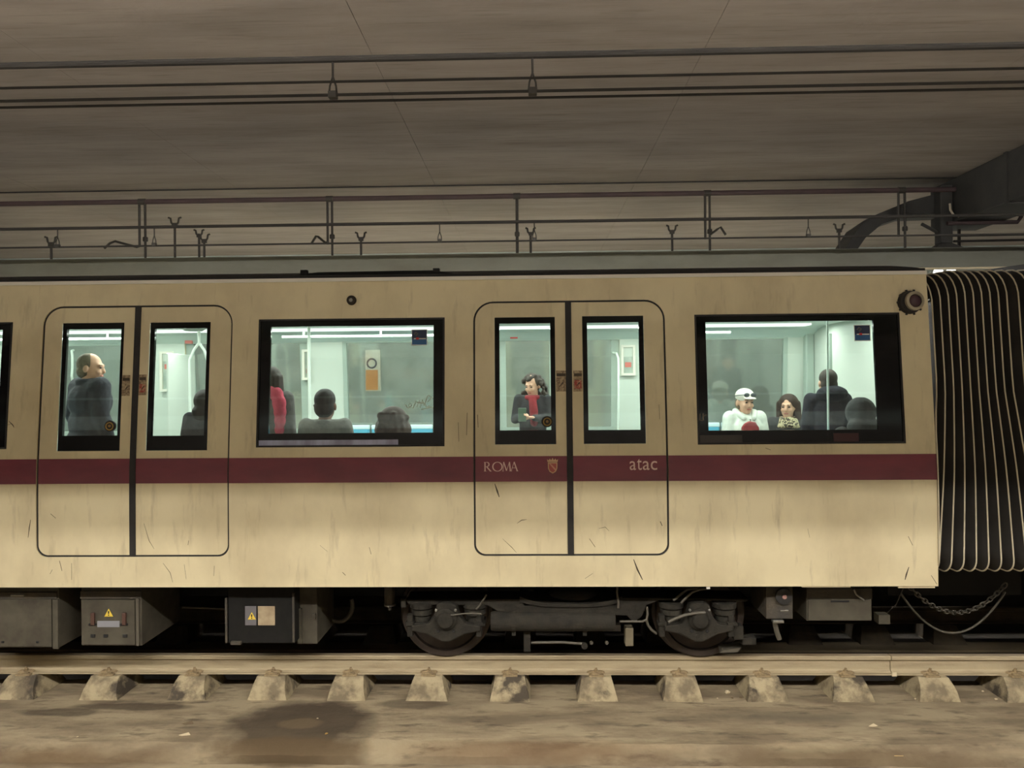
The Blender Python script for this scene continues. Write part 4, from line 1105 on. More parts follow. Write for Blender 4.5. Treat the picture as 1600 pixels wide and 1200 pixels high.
def triangle(par, px, py, s, y):
    x, z = U(px, py, y); u = s * 0.0058
    q = MB(); q.prism([(x - u, y, z - u * 0.75), (x + u, y, z - u * 0.75), (x, y, z + u)], (0, -0.003, 0)); q.build('warning_triangle', yellow_m, par, CB)
    q = MB(); q.prism([(x - u * 0.12, y - 0.0035, z - u * 0.15), (x + u * 0.12, y - 0.0035, z - u * 0.15), (x + u * 0.16, y - 0.0035, z + u * 0.5), (x - u * 0.16, y - 0.0035, z + u * 0.5)], (0, -0.001, 0))
    q.prism([(x - u * 0.13, y - 0.0035, z - u * 0.55), (x + u * 0.13, y - 0.0035, z - u * 0.55), (x + u * 0.13, y - 0.0035, z - u * 0.3), (x - u * 0.13, y - 0.0035, z - u * 0.3)], (0, -0.001, 0))
    q.build('exclamation_print', under_dark, par, CB)
triangle(B, 170, 958, 7, yb - 0.014)
C_, *_ = ebox(356, 461, 920, 1005, yb, 0.95, boxd_m); C_['label'] = 'black equipment box with a beige label plate'
upart(C_, 'edge_trim', 457, 461, 926, 1003, yb, 0.015, under_m); upart(C_, 'edge_trim', 352, 356, 934, 1004, yb, 0.012, under_m)
upart(C_, 'label_plate', 383, 401, 947, 977, yb, 0.006, plate_g); upart(C_, 'label_plate', 403, 430, 947, 977, yb, 0.006, plate_m)
triangle(C_, 393.5, 963, 6.5, yb - 0.008)
upart(C_, 'foot_bracket', 362, 378, 1001, 1006, yb, 0.03, under_m)
D_, *_ = ebox(463, 496, 938, 1006, yb + 0.15, 0.95, box_m, 'mounting_bracket')
upart(D_, 'bracket_rib', 466, 473, 950, 1004, yb + 0.15, 0.03, box_m); upart(D_, 'bracket_lug', 489, 494, 958, 966, yb + 0.15, 0.03, box_m)
# hose loop behind the bracket, and pipes
x, z = U(529, 946, 0.9)
q = MB(); q.tube([(x + 0.14 * math.cos(a * 0.2), 0.9, z + 0.16 * math.sin(a * 0.2)) for a in range(-18, 3)], 0.022, 8); q.build('hose_loop', hose_m, car, CB, smooth=True)
q = MB(); q.tube([U(285, 949, 0.6)[:1] + (0.6,) + U(285, 949, 0.6)[1:], U(352, 951, 0.6)[:1] + (0.6,) + U(352, 951, 0.6)[1:]], 0.010); q.build('conduit_pipe', under_m, car, CB)
# buffer at the bogie's left
x, z = U(609, 946, 0.45)
q = MB(); q.lathe((x, 0.45, 0.83), (0, 0, -1), [(0, 0.05), (0.83 - z - 0.02, 0.05), (0.83 - z - 0.015, 0.055), (0.83 - z, 0.055), (0.83 - z + 0.002, 0.02), (0.83 - z + 0.04, 0.016)], 12); q.build('damper', under_m, car, CB, smooth=True)

# ------------------------------------------------------------------ bogie
YB = 0.30                                       # outer face of the bogie frame
xa, xb = U(697, 960, YR)[0], U(1092, 960, YR)[0]
WR = 0.415
xc = (xa + xb) / 2
def UB(px, py): return U(px, py, YB)
def plate(pts, y0, y1): 
    q = MB(); q.prism([(p[0], y0, p[1]) for p in pts], (0, y1 - y0, 0)); return q
top = [UB(p, y_) for p, y_ in ((634, 939), (640, 945), (762, 946), (778, 956), (795, 957), (816, 957), (980, 962), (990, 974), (1004, 962), (1010, 946), (1030, 938), (1166, 940))]
upper = [UB(p, y_) for p, y_ in ((1170, 936), (1005, 934), (972, 934), (962, 945), (820, 947), (812, 936), (634, 937))]
bog = plate(top + upper, YB, YB + 0.28).build('bogie', bogie_m, car, CB, bevel=0.01)
bog['label'] = 'dusty two-axle bogie under the right door'
# second side frame and transom so that the bogie is a whole
q = MB(); q.box(xa - 0.4, xb + 0.4, W - YB - 0.28, W - YB, 0.50, 0.62); q.box(xc - 0.35, xc + 0.35, YB + 0.2, W - YB - 0.2, 0.40, 0.60); q.build('transom', under_dark, bog, CB)
def wheel(x, y, s):
    q = MB()
    q.lathe((x, y - 0.065 * s, WR), (0, s, 0), [(0, 0.16), (0.01, 0.17), (0.03, 0.18), (0.035, WR - 0.07), (0.0, WR - 0.06), (-0.002, WR - 0.012), (0.01, WR), (0.095, WR + 0.003), (0.1, WR + 0.028), (0.125, WR + 0.028), (0.128, 0.18), (0.13, 0.10)], 48)
    return q.build('wheel', wheel_m, bog, CB, smooth=True)
for x in (xa, xb):
    wheel(x, YR, 1); wheel(x, YR + 1.5, -1)
    q = MB(); q.tube([(x, YR, WR), (x, YR + 1.5, WR)], 0.085, 16); q.build('axle', wheel_m, bog, CB, smooth=True)
def axlebox(cx_px, x):
    def P(dx, y_): 
        a, b = U(cx_px + dx, y_, YB - 0.04); return (a, b)
    # carrier plate with wings and a pointed foot
    pts = [P(-14, 943), P(-19, 962), P(-28, 974), P(-54, 977), P(-54, 985), P(-30, 990), P(-6, 1002), P(6, 1002), P(30, 990), P(54, 985), P(54, 977), P(30, 974), P(21, 962), P(16, 945), P(8, 941), P(-8, 941)]
    c = plate(pts, YB - 0.06, YB + 0.06).build('axle_box', bogie_m, bog, CB, bevel=0.012)
    X, Z = P(0, 966)
    q = MB(); q.lathe((X, YB - 0.06, Z), (0, -1, 0), [(-0.02, 0.098), (0.02, 0.098), (0.03, 0.085), (0.045, 0.07), (0.055, 0.068), (0.06, 0.05)], 24); q.build('axle_cap', bogie_m, bog, CB, smooth=True)
    for dx, yy_, r in ((-12, 985, 0.014), (12, 985, 0.014)):
        a, b = P(dx, yy_); q = MB(); q.lathe((a, YB - 0.06, b), (0, -1, 0), [(-0.01, r), (0.006, r), (0.008, r * 0.6)], 8); q.build('bolt', under_dark, bog, CB)
    for dx in (-15, 15):
        a, b = P(dx, 952); q = MB(); q.lathe((a, YB - 0.06, b), (0, -1, 0), [(-0.01, 0.012), (0.012, 0.012), (0.014, 0.007)], 8); q.build('bolt', steel_m, bog, CB)
    for dx in (-40, 44):
        X, _ = P(dx, 960); zt2 = P(0, 944)[1]; zb2 = P(0, 976)[1]; hh = zt2 - zb2
        q = MB(); pr = []
        for k in range(3):
            t0, t1 = k / 3, (k + 1) / 3
            r = 0.112 - 0.014 * k
            pr += [(hh * t0, r * 0.86), (hh * (t0 + 0.03), r), (hh * (t1 - 0.06), r), (hh * (t1 - 0.02), r * 0.86)]
        q.lathe((X, YB + 0.07, zt2), (0, 0, -1), pr, 24); q.build('rubber_spring', bogie_m, bog, CB, smooth=True)
        q = MB(); zz0 = P(0, 980)[1]
        q.box(X - 0.10, X + 0.10, YB - 0.03, YB + 0.18, zz0, zb2 + 0.008); q.build('spring_seat', bogie_m, bog, CB, bevel=0.01)
    for dx in (-58, 50):
        a, zt2 = P(dx, 962); _, zb2 = P(dx, 996)
        q = MB(); q.box(a - 0.02, a + 0.03, YB - 0.03, YB + 0.05, zb2, zt2); q.box(a - 0.035, a + 0.045, YB - 0.05, YB + 0.05, P(dx, 978)[1], P(dx, 972)[1]); q.build('stop_bracket', bogie_m, bog, CB, bevel=0.006)
axlebox(697, xa); axlebox(1092, xb)
# pipe across the middle
z0_ = UB(860, 971.5)[1]; r_ = (UB(860, 957)[1] - UB(860, 987)[1]) / 2
x0_, x1_ = UB(767, 970)[0], UB(961, 970)[0]
q = MB(); q.lathe((x0_, YB + 0.02, z0_), (1, 0, 0), [(0, r_ * 0.9), (0.02, r_), (x1_ - x0_ - 0.02, r_), (x1_ - x0_, r_ * 0.9)], 24); q.build('air_reservoir', bogie_m, bog, CB, smooth=True)
for px in (803, 914):
    X = UB(px, 970)[0]; q = MB(); q.lathe((X - 0.02, YB + 0.02, z0_), (1, 0, 0), [(0, r_ + 0.006), (0.035, r_ + 0.006)], 24); q.box(X - 0.02, X + 0.015, YB - 0.0, YB + 0.04, z0_ - r_ - 0.04, z0_ - r_ + 0.01); q.build('reservoir_strap', bogie_m, bog, CB)
# air spring in the saddle above
X, Z = U(896, 934, YB + 0.3)
q = MB(); q.lathe((X, YB + 0.32, Z - 0.06), (0, 0, 1), [(0, 0.14), (0.02, 0.20), (0.05, 0.235), (0.09, 0.24), (0.13, 0.22), (0.16, 0.16)], 32); q.build('air_spring', under_m, bog, CB, smooth=True)
q = MB(); x0_, x1_ = UB(812, 950)[0], UB(972, 950)[0]
zc = UB(890, 948)[1]
q.prism([(x0_ + (x1_ - x0_) * k / 16, YB - 0.02, zc - 0.0 + 0.05 * (abs(2 * k / 16 - 1) ** 3)) for k in range(17)] + [(x0_ + (x1_ - x0_) * k / 16, YB - 0.02, zc + 0.03 + 0.07 * (abs(2 * k / 16 - 1) ** 3)) for k in range(16, -1, -1)], (0, 0.3, 0))
q.build('saddle_plate', bogie_m, bog, CB)
q = MB(); xk0, zk0 = UB(830, 988); xk1, zk1 = UB(974, 998)
q.box(xk0, xk1, YB + 0.2, YB + 0.3, zk1, zk0); q.build('brake_beam', under_m, bog, CB)
def bbox(name, pl, pr, pt, pb, y, d, m_=bogie_m):
    a, zt2 = U(pl, pt, y); b, zb2 = U(pr, pb, y)
    q = MB(); q.box(a, b, y, y + d, zb2, zt2); return q.build(name, m_, bog, CB, bevel=0.008)
bbox('drop_link', 818, 829, 986, 1019, YB + 0.05, 0.06); bbox('brake_shoe', 977, 990, 981, 1010, YB + 0.06, 0.10, mat('dust_tan', (104, 96, 76), rough=0.85))
bbox('guard_bar', 1160, 1182, 997, 1008, YB + 0.06, 0.10); bbox('end_bracket', 626, 634, 936, 950, YB, 0.1); bbox('guard_bracket', 1146, 1162, 978, 1000, YB + 0.02, 0.1)
q = MB(); q.tube([pw(830, 1004, YB + 0.1), pw(880, 1003.5, YB + 0.1), pw(885, 1004, YB + 0.1), pw(912, 1006, YB + 0.1)], 0.012); q.build('tie_rod', steel_m if False else hose_m, bog, CB, smooth=True)
q = MB(); q.lathe((U(913, 1008, YB + 0.1)[0], YB + 0.1, U(913, 1008, YB + 0.1)[1]), (0, -1, 0), [(0, 0.03), (0.03, 0.03)], 10); q.build('rod_end', bogie_m, bog, CB)
for px in (924, 948): 
    a, b = U(px, 1004, YB + 0.15); q = MB(); q.lathe((a, YB + 0.15, b), (0, -1, 0), [(0, 0.018), (0.02, 0.014)], 8); q.build('bolt', hose_m, bog, CB)
for k, px_ in enumerate((1135,)):
    q = MB(); q.hexa([(*[U(1122, 1017, 0.5)[0]], 0.45, U(1122, 1017, 0.5)[1]), (U(1150, 1016, 0.5)[0], 0.45, U(1150, 1016, 0.5)[1]), (U(1160, 1012, 0.5)[0], 0.6, U(1160, 1012, 0.5)[1]), (U(1126, 1014, 0.5)[0], 0.6, U(1126, 1014, 0.5)[1]),
                      (U(1128, 1014, 0.5)[0], 0.45, U(1128, 1013, 0.5)[1]), (U(1156, 1009, 0.5)[0], 0.45, U(1156, 1009, 0.5)[1]), (U(1160, 1009, 0.5)[0], 0.6, U(1160, 1009, 0.5)[1]), (U(1130, 1012, 0.5)[0], 0.6, U(1130, 1012, 0.5)[1])]); q.build('rail_guard', hose_m, bog, CB)
# hoses
def hose(pts, r, y, m_=hose_m, par=None, name='hose'):
    q = MB(); q.tube([pw(a, b, y) for a, b in pts], r, 8); return q.build(name, m_, par or car, CB, smooth=True)
hose([(744, 952), (751, 944), (756, 936), (760, 929)], 0.008, YB - 0.06)
hose([(698, 961), (708, 961), (722, 959), (738, 958), (752, 959)], 0.006, YB - 0.10)
hose([(966, 950), (966, 940), (964, 925), (965, 912)], 0.010, YB - 0.03)
hose([(968, 971), (988, 971), (1004, 971), (1010, 968), (1012, 960), (1011, 948)], 0.010, YB - 0.04)
hose([(1052, 938), (1062, 930), (1074, 921), (1088, 919), (1096, 920)], 0.012, YB - 0.05)
hose([(1064, 942), (1074, 932), (1082, 925), (1094, 921), (1108, 919)], 0.011, YB - 0.08)
hose([(1044, 972), (1056, 966), (1070, 961), (1086, 958), (1102, 957)], 0.013, YB - 0.12)
hose([(1010, 968), (1012, 976), (1018, 984), (1026, 990)], 0.012, YB + 0.02)
# boxes right of the bogie
E_, *_ = ebox(1197, 1239, 917, 967, 0.22, 0.7, under_m, 'governor_box'); E_['label'] = 'small box with a round dial'
x, z = U(1225, 932, 0.2)
q = MB(); q.lathe((x, 0.215, z), (0, -1, 0), [(0, 0.075), (0.02, 0.073), (0.025, 0.06)], 24); q.build('dial', mat('dial_dark', (46, 46, 46), rough=0.5), E_, CB, smooth=True)
q = MB(); q.lathe((x, 0.19, z), (0, -1, 0), [(0, 0.020), (0.008, 0.020), (0.009, 0.010), (0.002, 0.010)], 16); q.build('dial_hub', mat('hub_pink', (168, 130, 122), rough=0.4), E_, CB)
upart(E_, 'name_plate', 1219, 1232, 953, 955.5, 0.22, 0.004, steel_m)
hose([(1211, 968), (1211, 976), (1214, 988), (1218, 999)], 0.022, 0.3); upart(E_, 'pipe_union', 1205, 1222, 967, 971, 0.25, 0.05, steel_m)
G_, *_ = ebox(1260, 1362, 918, 970, 0.26, 0.9, box_m); G_['label'] = 'grey equipment box near the car end'
upart(G_, 'box_lid', 1262, 1361, 936, 969, 0.26, 0.012, box_m); upart(G_, 'lid_flange', 1260, 1362, 919, 935, 0.26, 0.014, under_m); upart(G_, 'pull_slot', 1298, 1327, 938, 941, 0.246, 0.004, under_dark)
hose([(1334, 921), (1338, 929), (1346, 935), (1350, 938)], 0.008, 0.22, steel_m, G_, 'cable_end')
upart(G_, 'side_lug', 1365, 1383, 956, 970, 0.5, 0.1, box_m)

# ------------------------------------------------------------------ gangway bellows
XC = SX(1521, 700)
nl, nrib = 4, 9
bel = empty('gangway_bellows', (XC, W / 2, 0.8), 'black ribbed gangway bellows with pale rib edges at the end of the car', 'gangway bellows')
BB = (XC, W / 2, 0.8)
zb0 = SZ(1520, 897); zt0 = SZ(1560, 416)
def bel_loop(i, ins, n=7):
    """closed loop of the bellows at fold position i, drawn in by ins"""
    pts = []
    y0 = lambda z: yf(z) - 0.01 + ins
    y1 = lambda z: W - yf(z) + 0.01 - ins
    rt_, rb_ = 0.30, 0.13
    a, b = zb0 + ins, zt0 - ins - 0.05 * max(0.0, 1 - (i + nl) / 4.0)
    yz = []
    for k in range(n + 1):
        t = k / n * math.pi / 2; yz.append((y0(a) + rb_ * (1 - math.sin(t)), a + rb_ * (1 - math.cos(t))))
    for k in range(1, 14): z = a + rb_ + (b - rt_ - a - rb_) * k / 14; yz.append((y0(z), z))
    for k in range(n + 1):
        t = k / n * math.pi / 2; yz.append((y0(b - rt_) + rt_ * (1 - math.cos(t)), b - rt_ + rt_ * math.sin(t)))
    for k in range(n + 1):
        t = k / n * math.pi / 2; yz.append((y1(b - rt_) - rt_ * (1 - math.sin(t)), b - rt_ + rt_ * math.cos(t)))
    for k in range(1, 14): z = b - rt_ + (a + rb_ - b + rt_) * k / 14; yz.append((y1(z), z))
    for k in range(n + 1):
        t = k / n * math.pi / 2; yz.append((y1(a) - rb_ * (1 - math.cos(t)), a + rb_ - rb_ * math.sin(t)))
    out = []
    for y, z in yz:
        t = (z - zb0) / (zt0 - zb0)
        sp = 0.108 - 0.036 * min(1, max(0.0, t) / 0.6)
        s = sp * max(-5, min(5, i)) + 0.100 * max(0, i - 5)
        s = max(-(XC - XE) + 0.004, s)
        out.append((XC + s, y, z))
    return out
for i in range(-nl, nrib + 1):
    loop = bel_loop(i, 0.0)
    q = MB(); q.tube(loop + loop[:2], 0.0065, 6); q.build('rib', rib_m, bel, BB, smooth=True)
    if i < nrib:
        q = MB(); q.rings([bel_loop(i, 0.004), bel_loop(i + 0.25, 0.05), bel_loop(i + 0.5, 0.075), bel_loop(i + 0.75, 0.05), bel_loop(i + 1, 0.004)], cap=False)
        q.build('fold', bellows_m, bel, BB, smooth=True)
# the next car, out of the frame
XN = XC + 5 * 0.108 + 0.4 + 0.03
CN = (XN + 2, W / 2, 0)
car2 = empty('metro_car', CN, 'next cream metro car beyond the bellows, out of the picture', 'train car')
mb = MB(); skin(mb, XN, XN + 4.5, ZB, ZT, [], 0, 0); mb.build('side_wall', cream, car2, CN)
mb = MB(); mb.rings([[(XN, yf(z), z), (XN, W - yf(z), z)] for z in zlist(ZB, ZT)], cap=False, closed=False); mb.build('end_wall', under_dark, car2, CN)
mb = MB(); strip(mb, XN, XN + 4.5, ZS0, ZS1, -0.003, 0.004); mb.build('stripe_band', stripe_m, car2, CN)
mb = MB(); mb.rings([[(XN, y, z) for y, z in roofp], [(XN + 4.5, y, z) for y, z in roofp]]); mb.box(XN, XN + 4.5, W - 0.1, W - 0.05, ZB, ZT); mb.build('roof', roof_m, car2, CN)
# chain and cable between the cars
def sag(pts, n=26):
    out = []
    (x0_, y0_), (xm, ym), (x1_, y1_) = pts
    for k in range(n + 1):
        t = k / n; px = x0_ + (x1_ - x0_) * t
        # parabola through the three points
        a = ((y0_ - ym) / (x0_ - xm) - (y1_ - ym) / (x1_ - xm)) / (x0_ - x1_); b = (y0_ - ym) / (x0_ - xm) - a * (x0_ - xm)
        out.append((px, ym + a * (px - xm) ** 2 + b * (px - xm)))
    return out
ych = 0.75
ch = empty('coupling_chain', (*pw(1495, 950, ych)[:2], 0.4), 'slack link chain hanging below the bellows', 'chain')
cb_ = (*pw(1495, 950, ych)[:2], 0.4)
pts = sag([(1420, 915), (1500, 957), (1572, 912)], 27)
pv = [Vector(pw(a, b, ych)) for a, b in pts]
for k in range(len(pv) - 1):
    c = (pv[k] + pv[k + 1]) / 2; d = (pv[k + 1] - pv[k]).normalized(); n_ = Vector((0, 1, 0)) if k % 2 else d.cross(Vector((0, 1, 0))).normalized()
    hl = (pv[k + 1] - pv[k]).length * 0.66
    lp = [c + d * hl * math.cos(a * 0.5236) + n_ * 0.02 * math.sin(a * 0.5236) for a in range(13)]
    q = MB(); q.tube(lp, 0.007, 6); q.build('chain_link', hose_m, ch, cb_, smooth=True)
q = MB(); q.tube([pw(a, b, ych + 0.02) for a, b in sag([(1408, 928), (1490, 989), (1571, 925)])], 0.010, 8)
tag(q.build('jumper_cable', hose_m, None, pw(1490, 989, ych), smooth=True), 'smooth cable looping below the link chain', 'cable')
q = MB(); q.tube([pw(1412, 918, ych), pw(1400, 945, ych), pw(1386, 958, ych)], 0.004, 6); q.build('thin_lead', under_m, car, CB)
q = MB(); q.box(XE, XN, 0.9, W - 0.9, 0.50, 0.80); q.build('coupler', under_dark, car, CB)

# ------------------------------------------------------------------ bits lying on the slab
def crumb(px, py, s, m_, label, name='concrete_crumb', cat='debris', flat=0.6, seed=0):
    x, y = atZ(px, py, ZS)
    rnd = random.Random(seed * 7 + int(px))
    bm = bmesh.new(); bmesh.ops.create_icosphere(bm, subdivisions=1, radius=s)
    for v in bm.verts: v.co *= rnd.uniform(0.7, 1.2); v.co.z *= flat
    me = bpy.data.meshes.new(name); bm.to_mesh(me); bm.free(); me.materials.append(m_)
    o = bpy.data.objects.new(name, me); COL.objects.link(o); o.location = (x, y, ZS + s * flat * 0.6 + 0.002); o.rotation_euler = (0, 0, rnd.uniform(0, 6))
    return tag(o, label, cat)
pale = mat('crumb_pale', (206, 190, 156), rough=0.9); mid = mat('crumb_brown', (112, 96, 72), rough=0.95)
crumb(1137, 1083, 0.028, pale, 'largest pale crumb between the ninth and tenth rail blocks'); crumb(1144, 1091, 0.015, mid, 'brown crumb just right of the largest pale crumb', seed=2)
crumb(1158, 1091, 0.018, mid, 'dark crumb close left of the tenth rail block', seed=3); crumb(1166, 1092, 0.012, pale, 'small pale crumb touching the dark one left of the tenth block', seed=4)
crumb(1121, 1092, 0.010, pale, 'tiny pale crumb right of the ninth rail block', seed=5); crumb(1430, 1093, 0.012, pale, 'white speck left of the twelfth rail block', seed=6)
crumb(1536, 1081, 0.012, pale, 'white speck right of the twelfth rail block', seed=7); crumb(1556, 1093, 0.018, pale, 'white scrap right of the twelfth block', seed=8, flat=0.3)
crumb(121, 1152, 0.008, pale, 'tiny white speck on the slab at the left', seed=9); crumb(510, 1147, 0.014, mat('scrap_amber', (186, 150, 84)), 'amber scrap at the right rim of the oil stain', seed=10, flat=0.3)
crumb(496, 1123, 0.009, pale, 'tiny pale scrap inside the oil stain', seed=11, flat=0.3)
def leafy(px, py, l, wd, label, m_, name, ang=0):
    x, y = atZ(px, py, ZS)
    q = MB(); q.prism([(x - l, y - wd * 0.3, ZS + 0.004), (x - l * 0.3, y - wd, ZS + 0.006), (x + l, y - wd * 0.2, ZS + 0.004), (x + l * 0.4, y + wd, ZS + 0.012)], (0, 0, 0.003))
    tag(q.build(name, m_, None, (x, y, ZS)), label, 'litter')
leafy(289, 1149, 0.05, 0.025, 'flat white scrap of paper on the slab at the left', pale, 'paper_scrap')
leafy(294, 1131, 0.05, 0.03, 'dark strip lying above the white paper scrap', mid, 'dark_strip')
leafy(1364, 1135, 0.04, 0.025, 'curled pale wrapper on the slab at the right', pale, 'paper_scrap')
x, y = atZ(1402, 1181, -0.42)
q = MB(); q.prism([(x - 0.035, y - 0.02, -0.43), (x + 0.04, y - 0.02, -0.43), (x + 0.025, y + 0.03, -0.42), (x - 0.02, y + 0.03, -0.42)], (0, 0, 0.02)); tag(q.build('wood_chip', mat('chip_tan', (190, 160, 104)), None, (x, y, -0.43)), 'tan chip lying at the broken slab edge', 'debris')

# ================================================================== the passengers
def capsule(mb, p0, r0_, p1, r1_, n=12, s=5):
    p0 = Vector(p0); p1 = Vector(p1); d = p1 - p0; L_ = d.length
    if L_ < 1e-6: d = Vector((0, 0, 1)); L_ = 1e-6
    pr = []
    for k in range(s): a = math.pi / 2 * (1 - (k + 0.15) / s); pr.append((-r0_ * math.sin(a), r0_ * math.cos(a)))
    pr.append((0, r0_)); pr.append((L_, r1_))
    for k in range(1, s + 1): a = math.pi / 2 * (k - 0.15) / s; pr.append((L_ + r1_ * math.sin(a), r1_ * math.cos(a)))
    mb.lathe(p0, d, pr, n)
def ellipsoid(mb, c, r, rot=None, n=14):
    c = Vector(c); m_ = rot or Matrix.Identity(3)
    rings = []
    for k in range(1, n):
        a = math.pi * k / n
        rings.append([c + m_ @ Vector((r[0] * math.sin(a) * math.cos(6.28318 * j / n), r[1] * math.sin(a) * math.sin(6.28318 * j / n), r[2] * math.cos(a))) for j in range(n)])
    mb.rings(rings)
def blob(name, mb, voxel, m_, parent, sm=3):
    me = bpy.data.meshes.new(name); me.from_pydata(mb.v, [], mb.f)
    bm = bmesh.new(); bm.from_mesh(me); bmesh.ops.recalc_face_normals(bm, faces=bm.faces); bm.to_mesh(me); bm.free()
    o = bpy.data.objects.new(name, me); COL.objects.link(o)
    r = o.modifiers.new('r', 'REMESH'); r.mode = 'VOXEL'; r.voxel_size = voxel
    s = o.modifiers.new('s', 'SMOOTH'); s.factor = 0.5; s.iterations = sm
    dg = bpy.context.evaluated_depsgraph_get()
    me2 = bpy.data.meshes.new_from_object(o.evaluated_get(dg))
    o.modifiers.clear(); o.data = me2; bpy.data.meshes.remove(me)
    me2.name = name
    me2.materials.clear(); me2.materials.append(m_)
    me2.polygons.foreach_set('use_smooth', [True] * len(me2.polygons))
    o.parent = parent
    return o
skin_a = mat('skin_light', (214, 168, 140), rough=0.55)
skin_b = mat('skin_brown', (120, 84, 64), rough=0.55)
eye_m = mat('eye_dark', (40, 30, 26), rough=0.3)
lip_m = mat('lips', (170, 96, 86), rough=0.5)
jeans = mat('trousers_dark', (40, 44, 56), rough=0.9)
shoe_m = mat('shoe_black', (24, 24, 24), rough=0.6)
def cloth(name, col, var): return mat(name, col, rough=0.9, var=var, scale=9, bump=0.9, bscale=11)
hair_gy = mat('hair_grey', (128, 116, 98), rough=0.8, var=(96, 86, 72), scale=50)
hair_bk = mat('hair_black', (26, 23, 20), rough=0.7, var=(40, 36, 32), scale=60)
hair_br = mat('hair_brown', (64, 46, 34), rough=0.7, var=(40, 28, 22), scale=60)
hair_db = mat('hair_dark_brown', (54, 44, 34), rough=0.7, var=(34, 28, 22), scale=60)

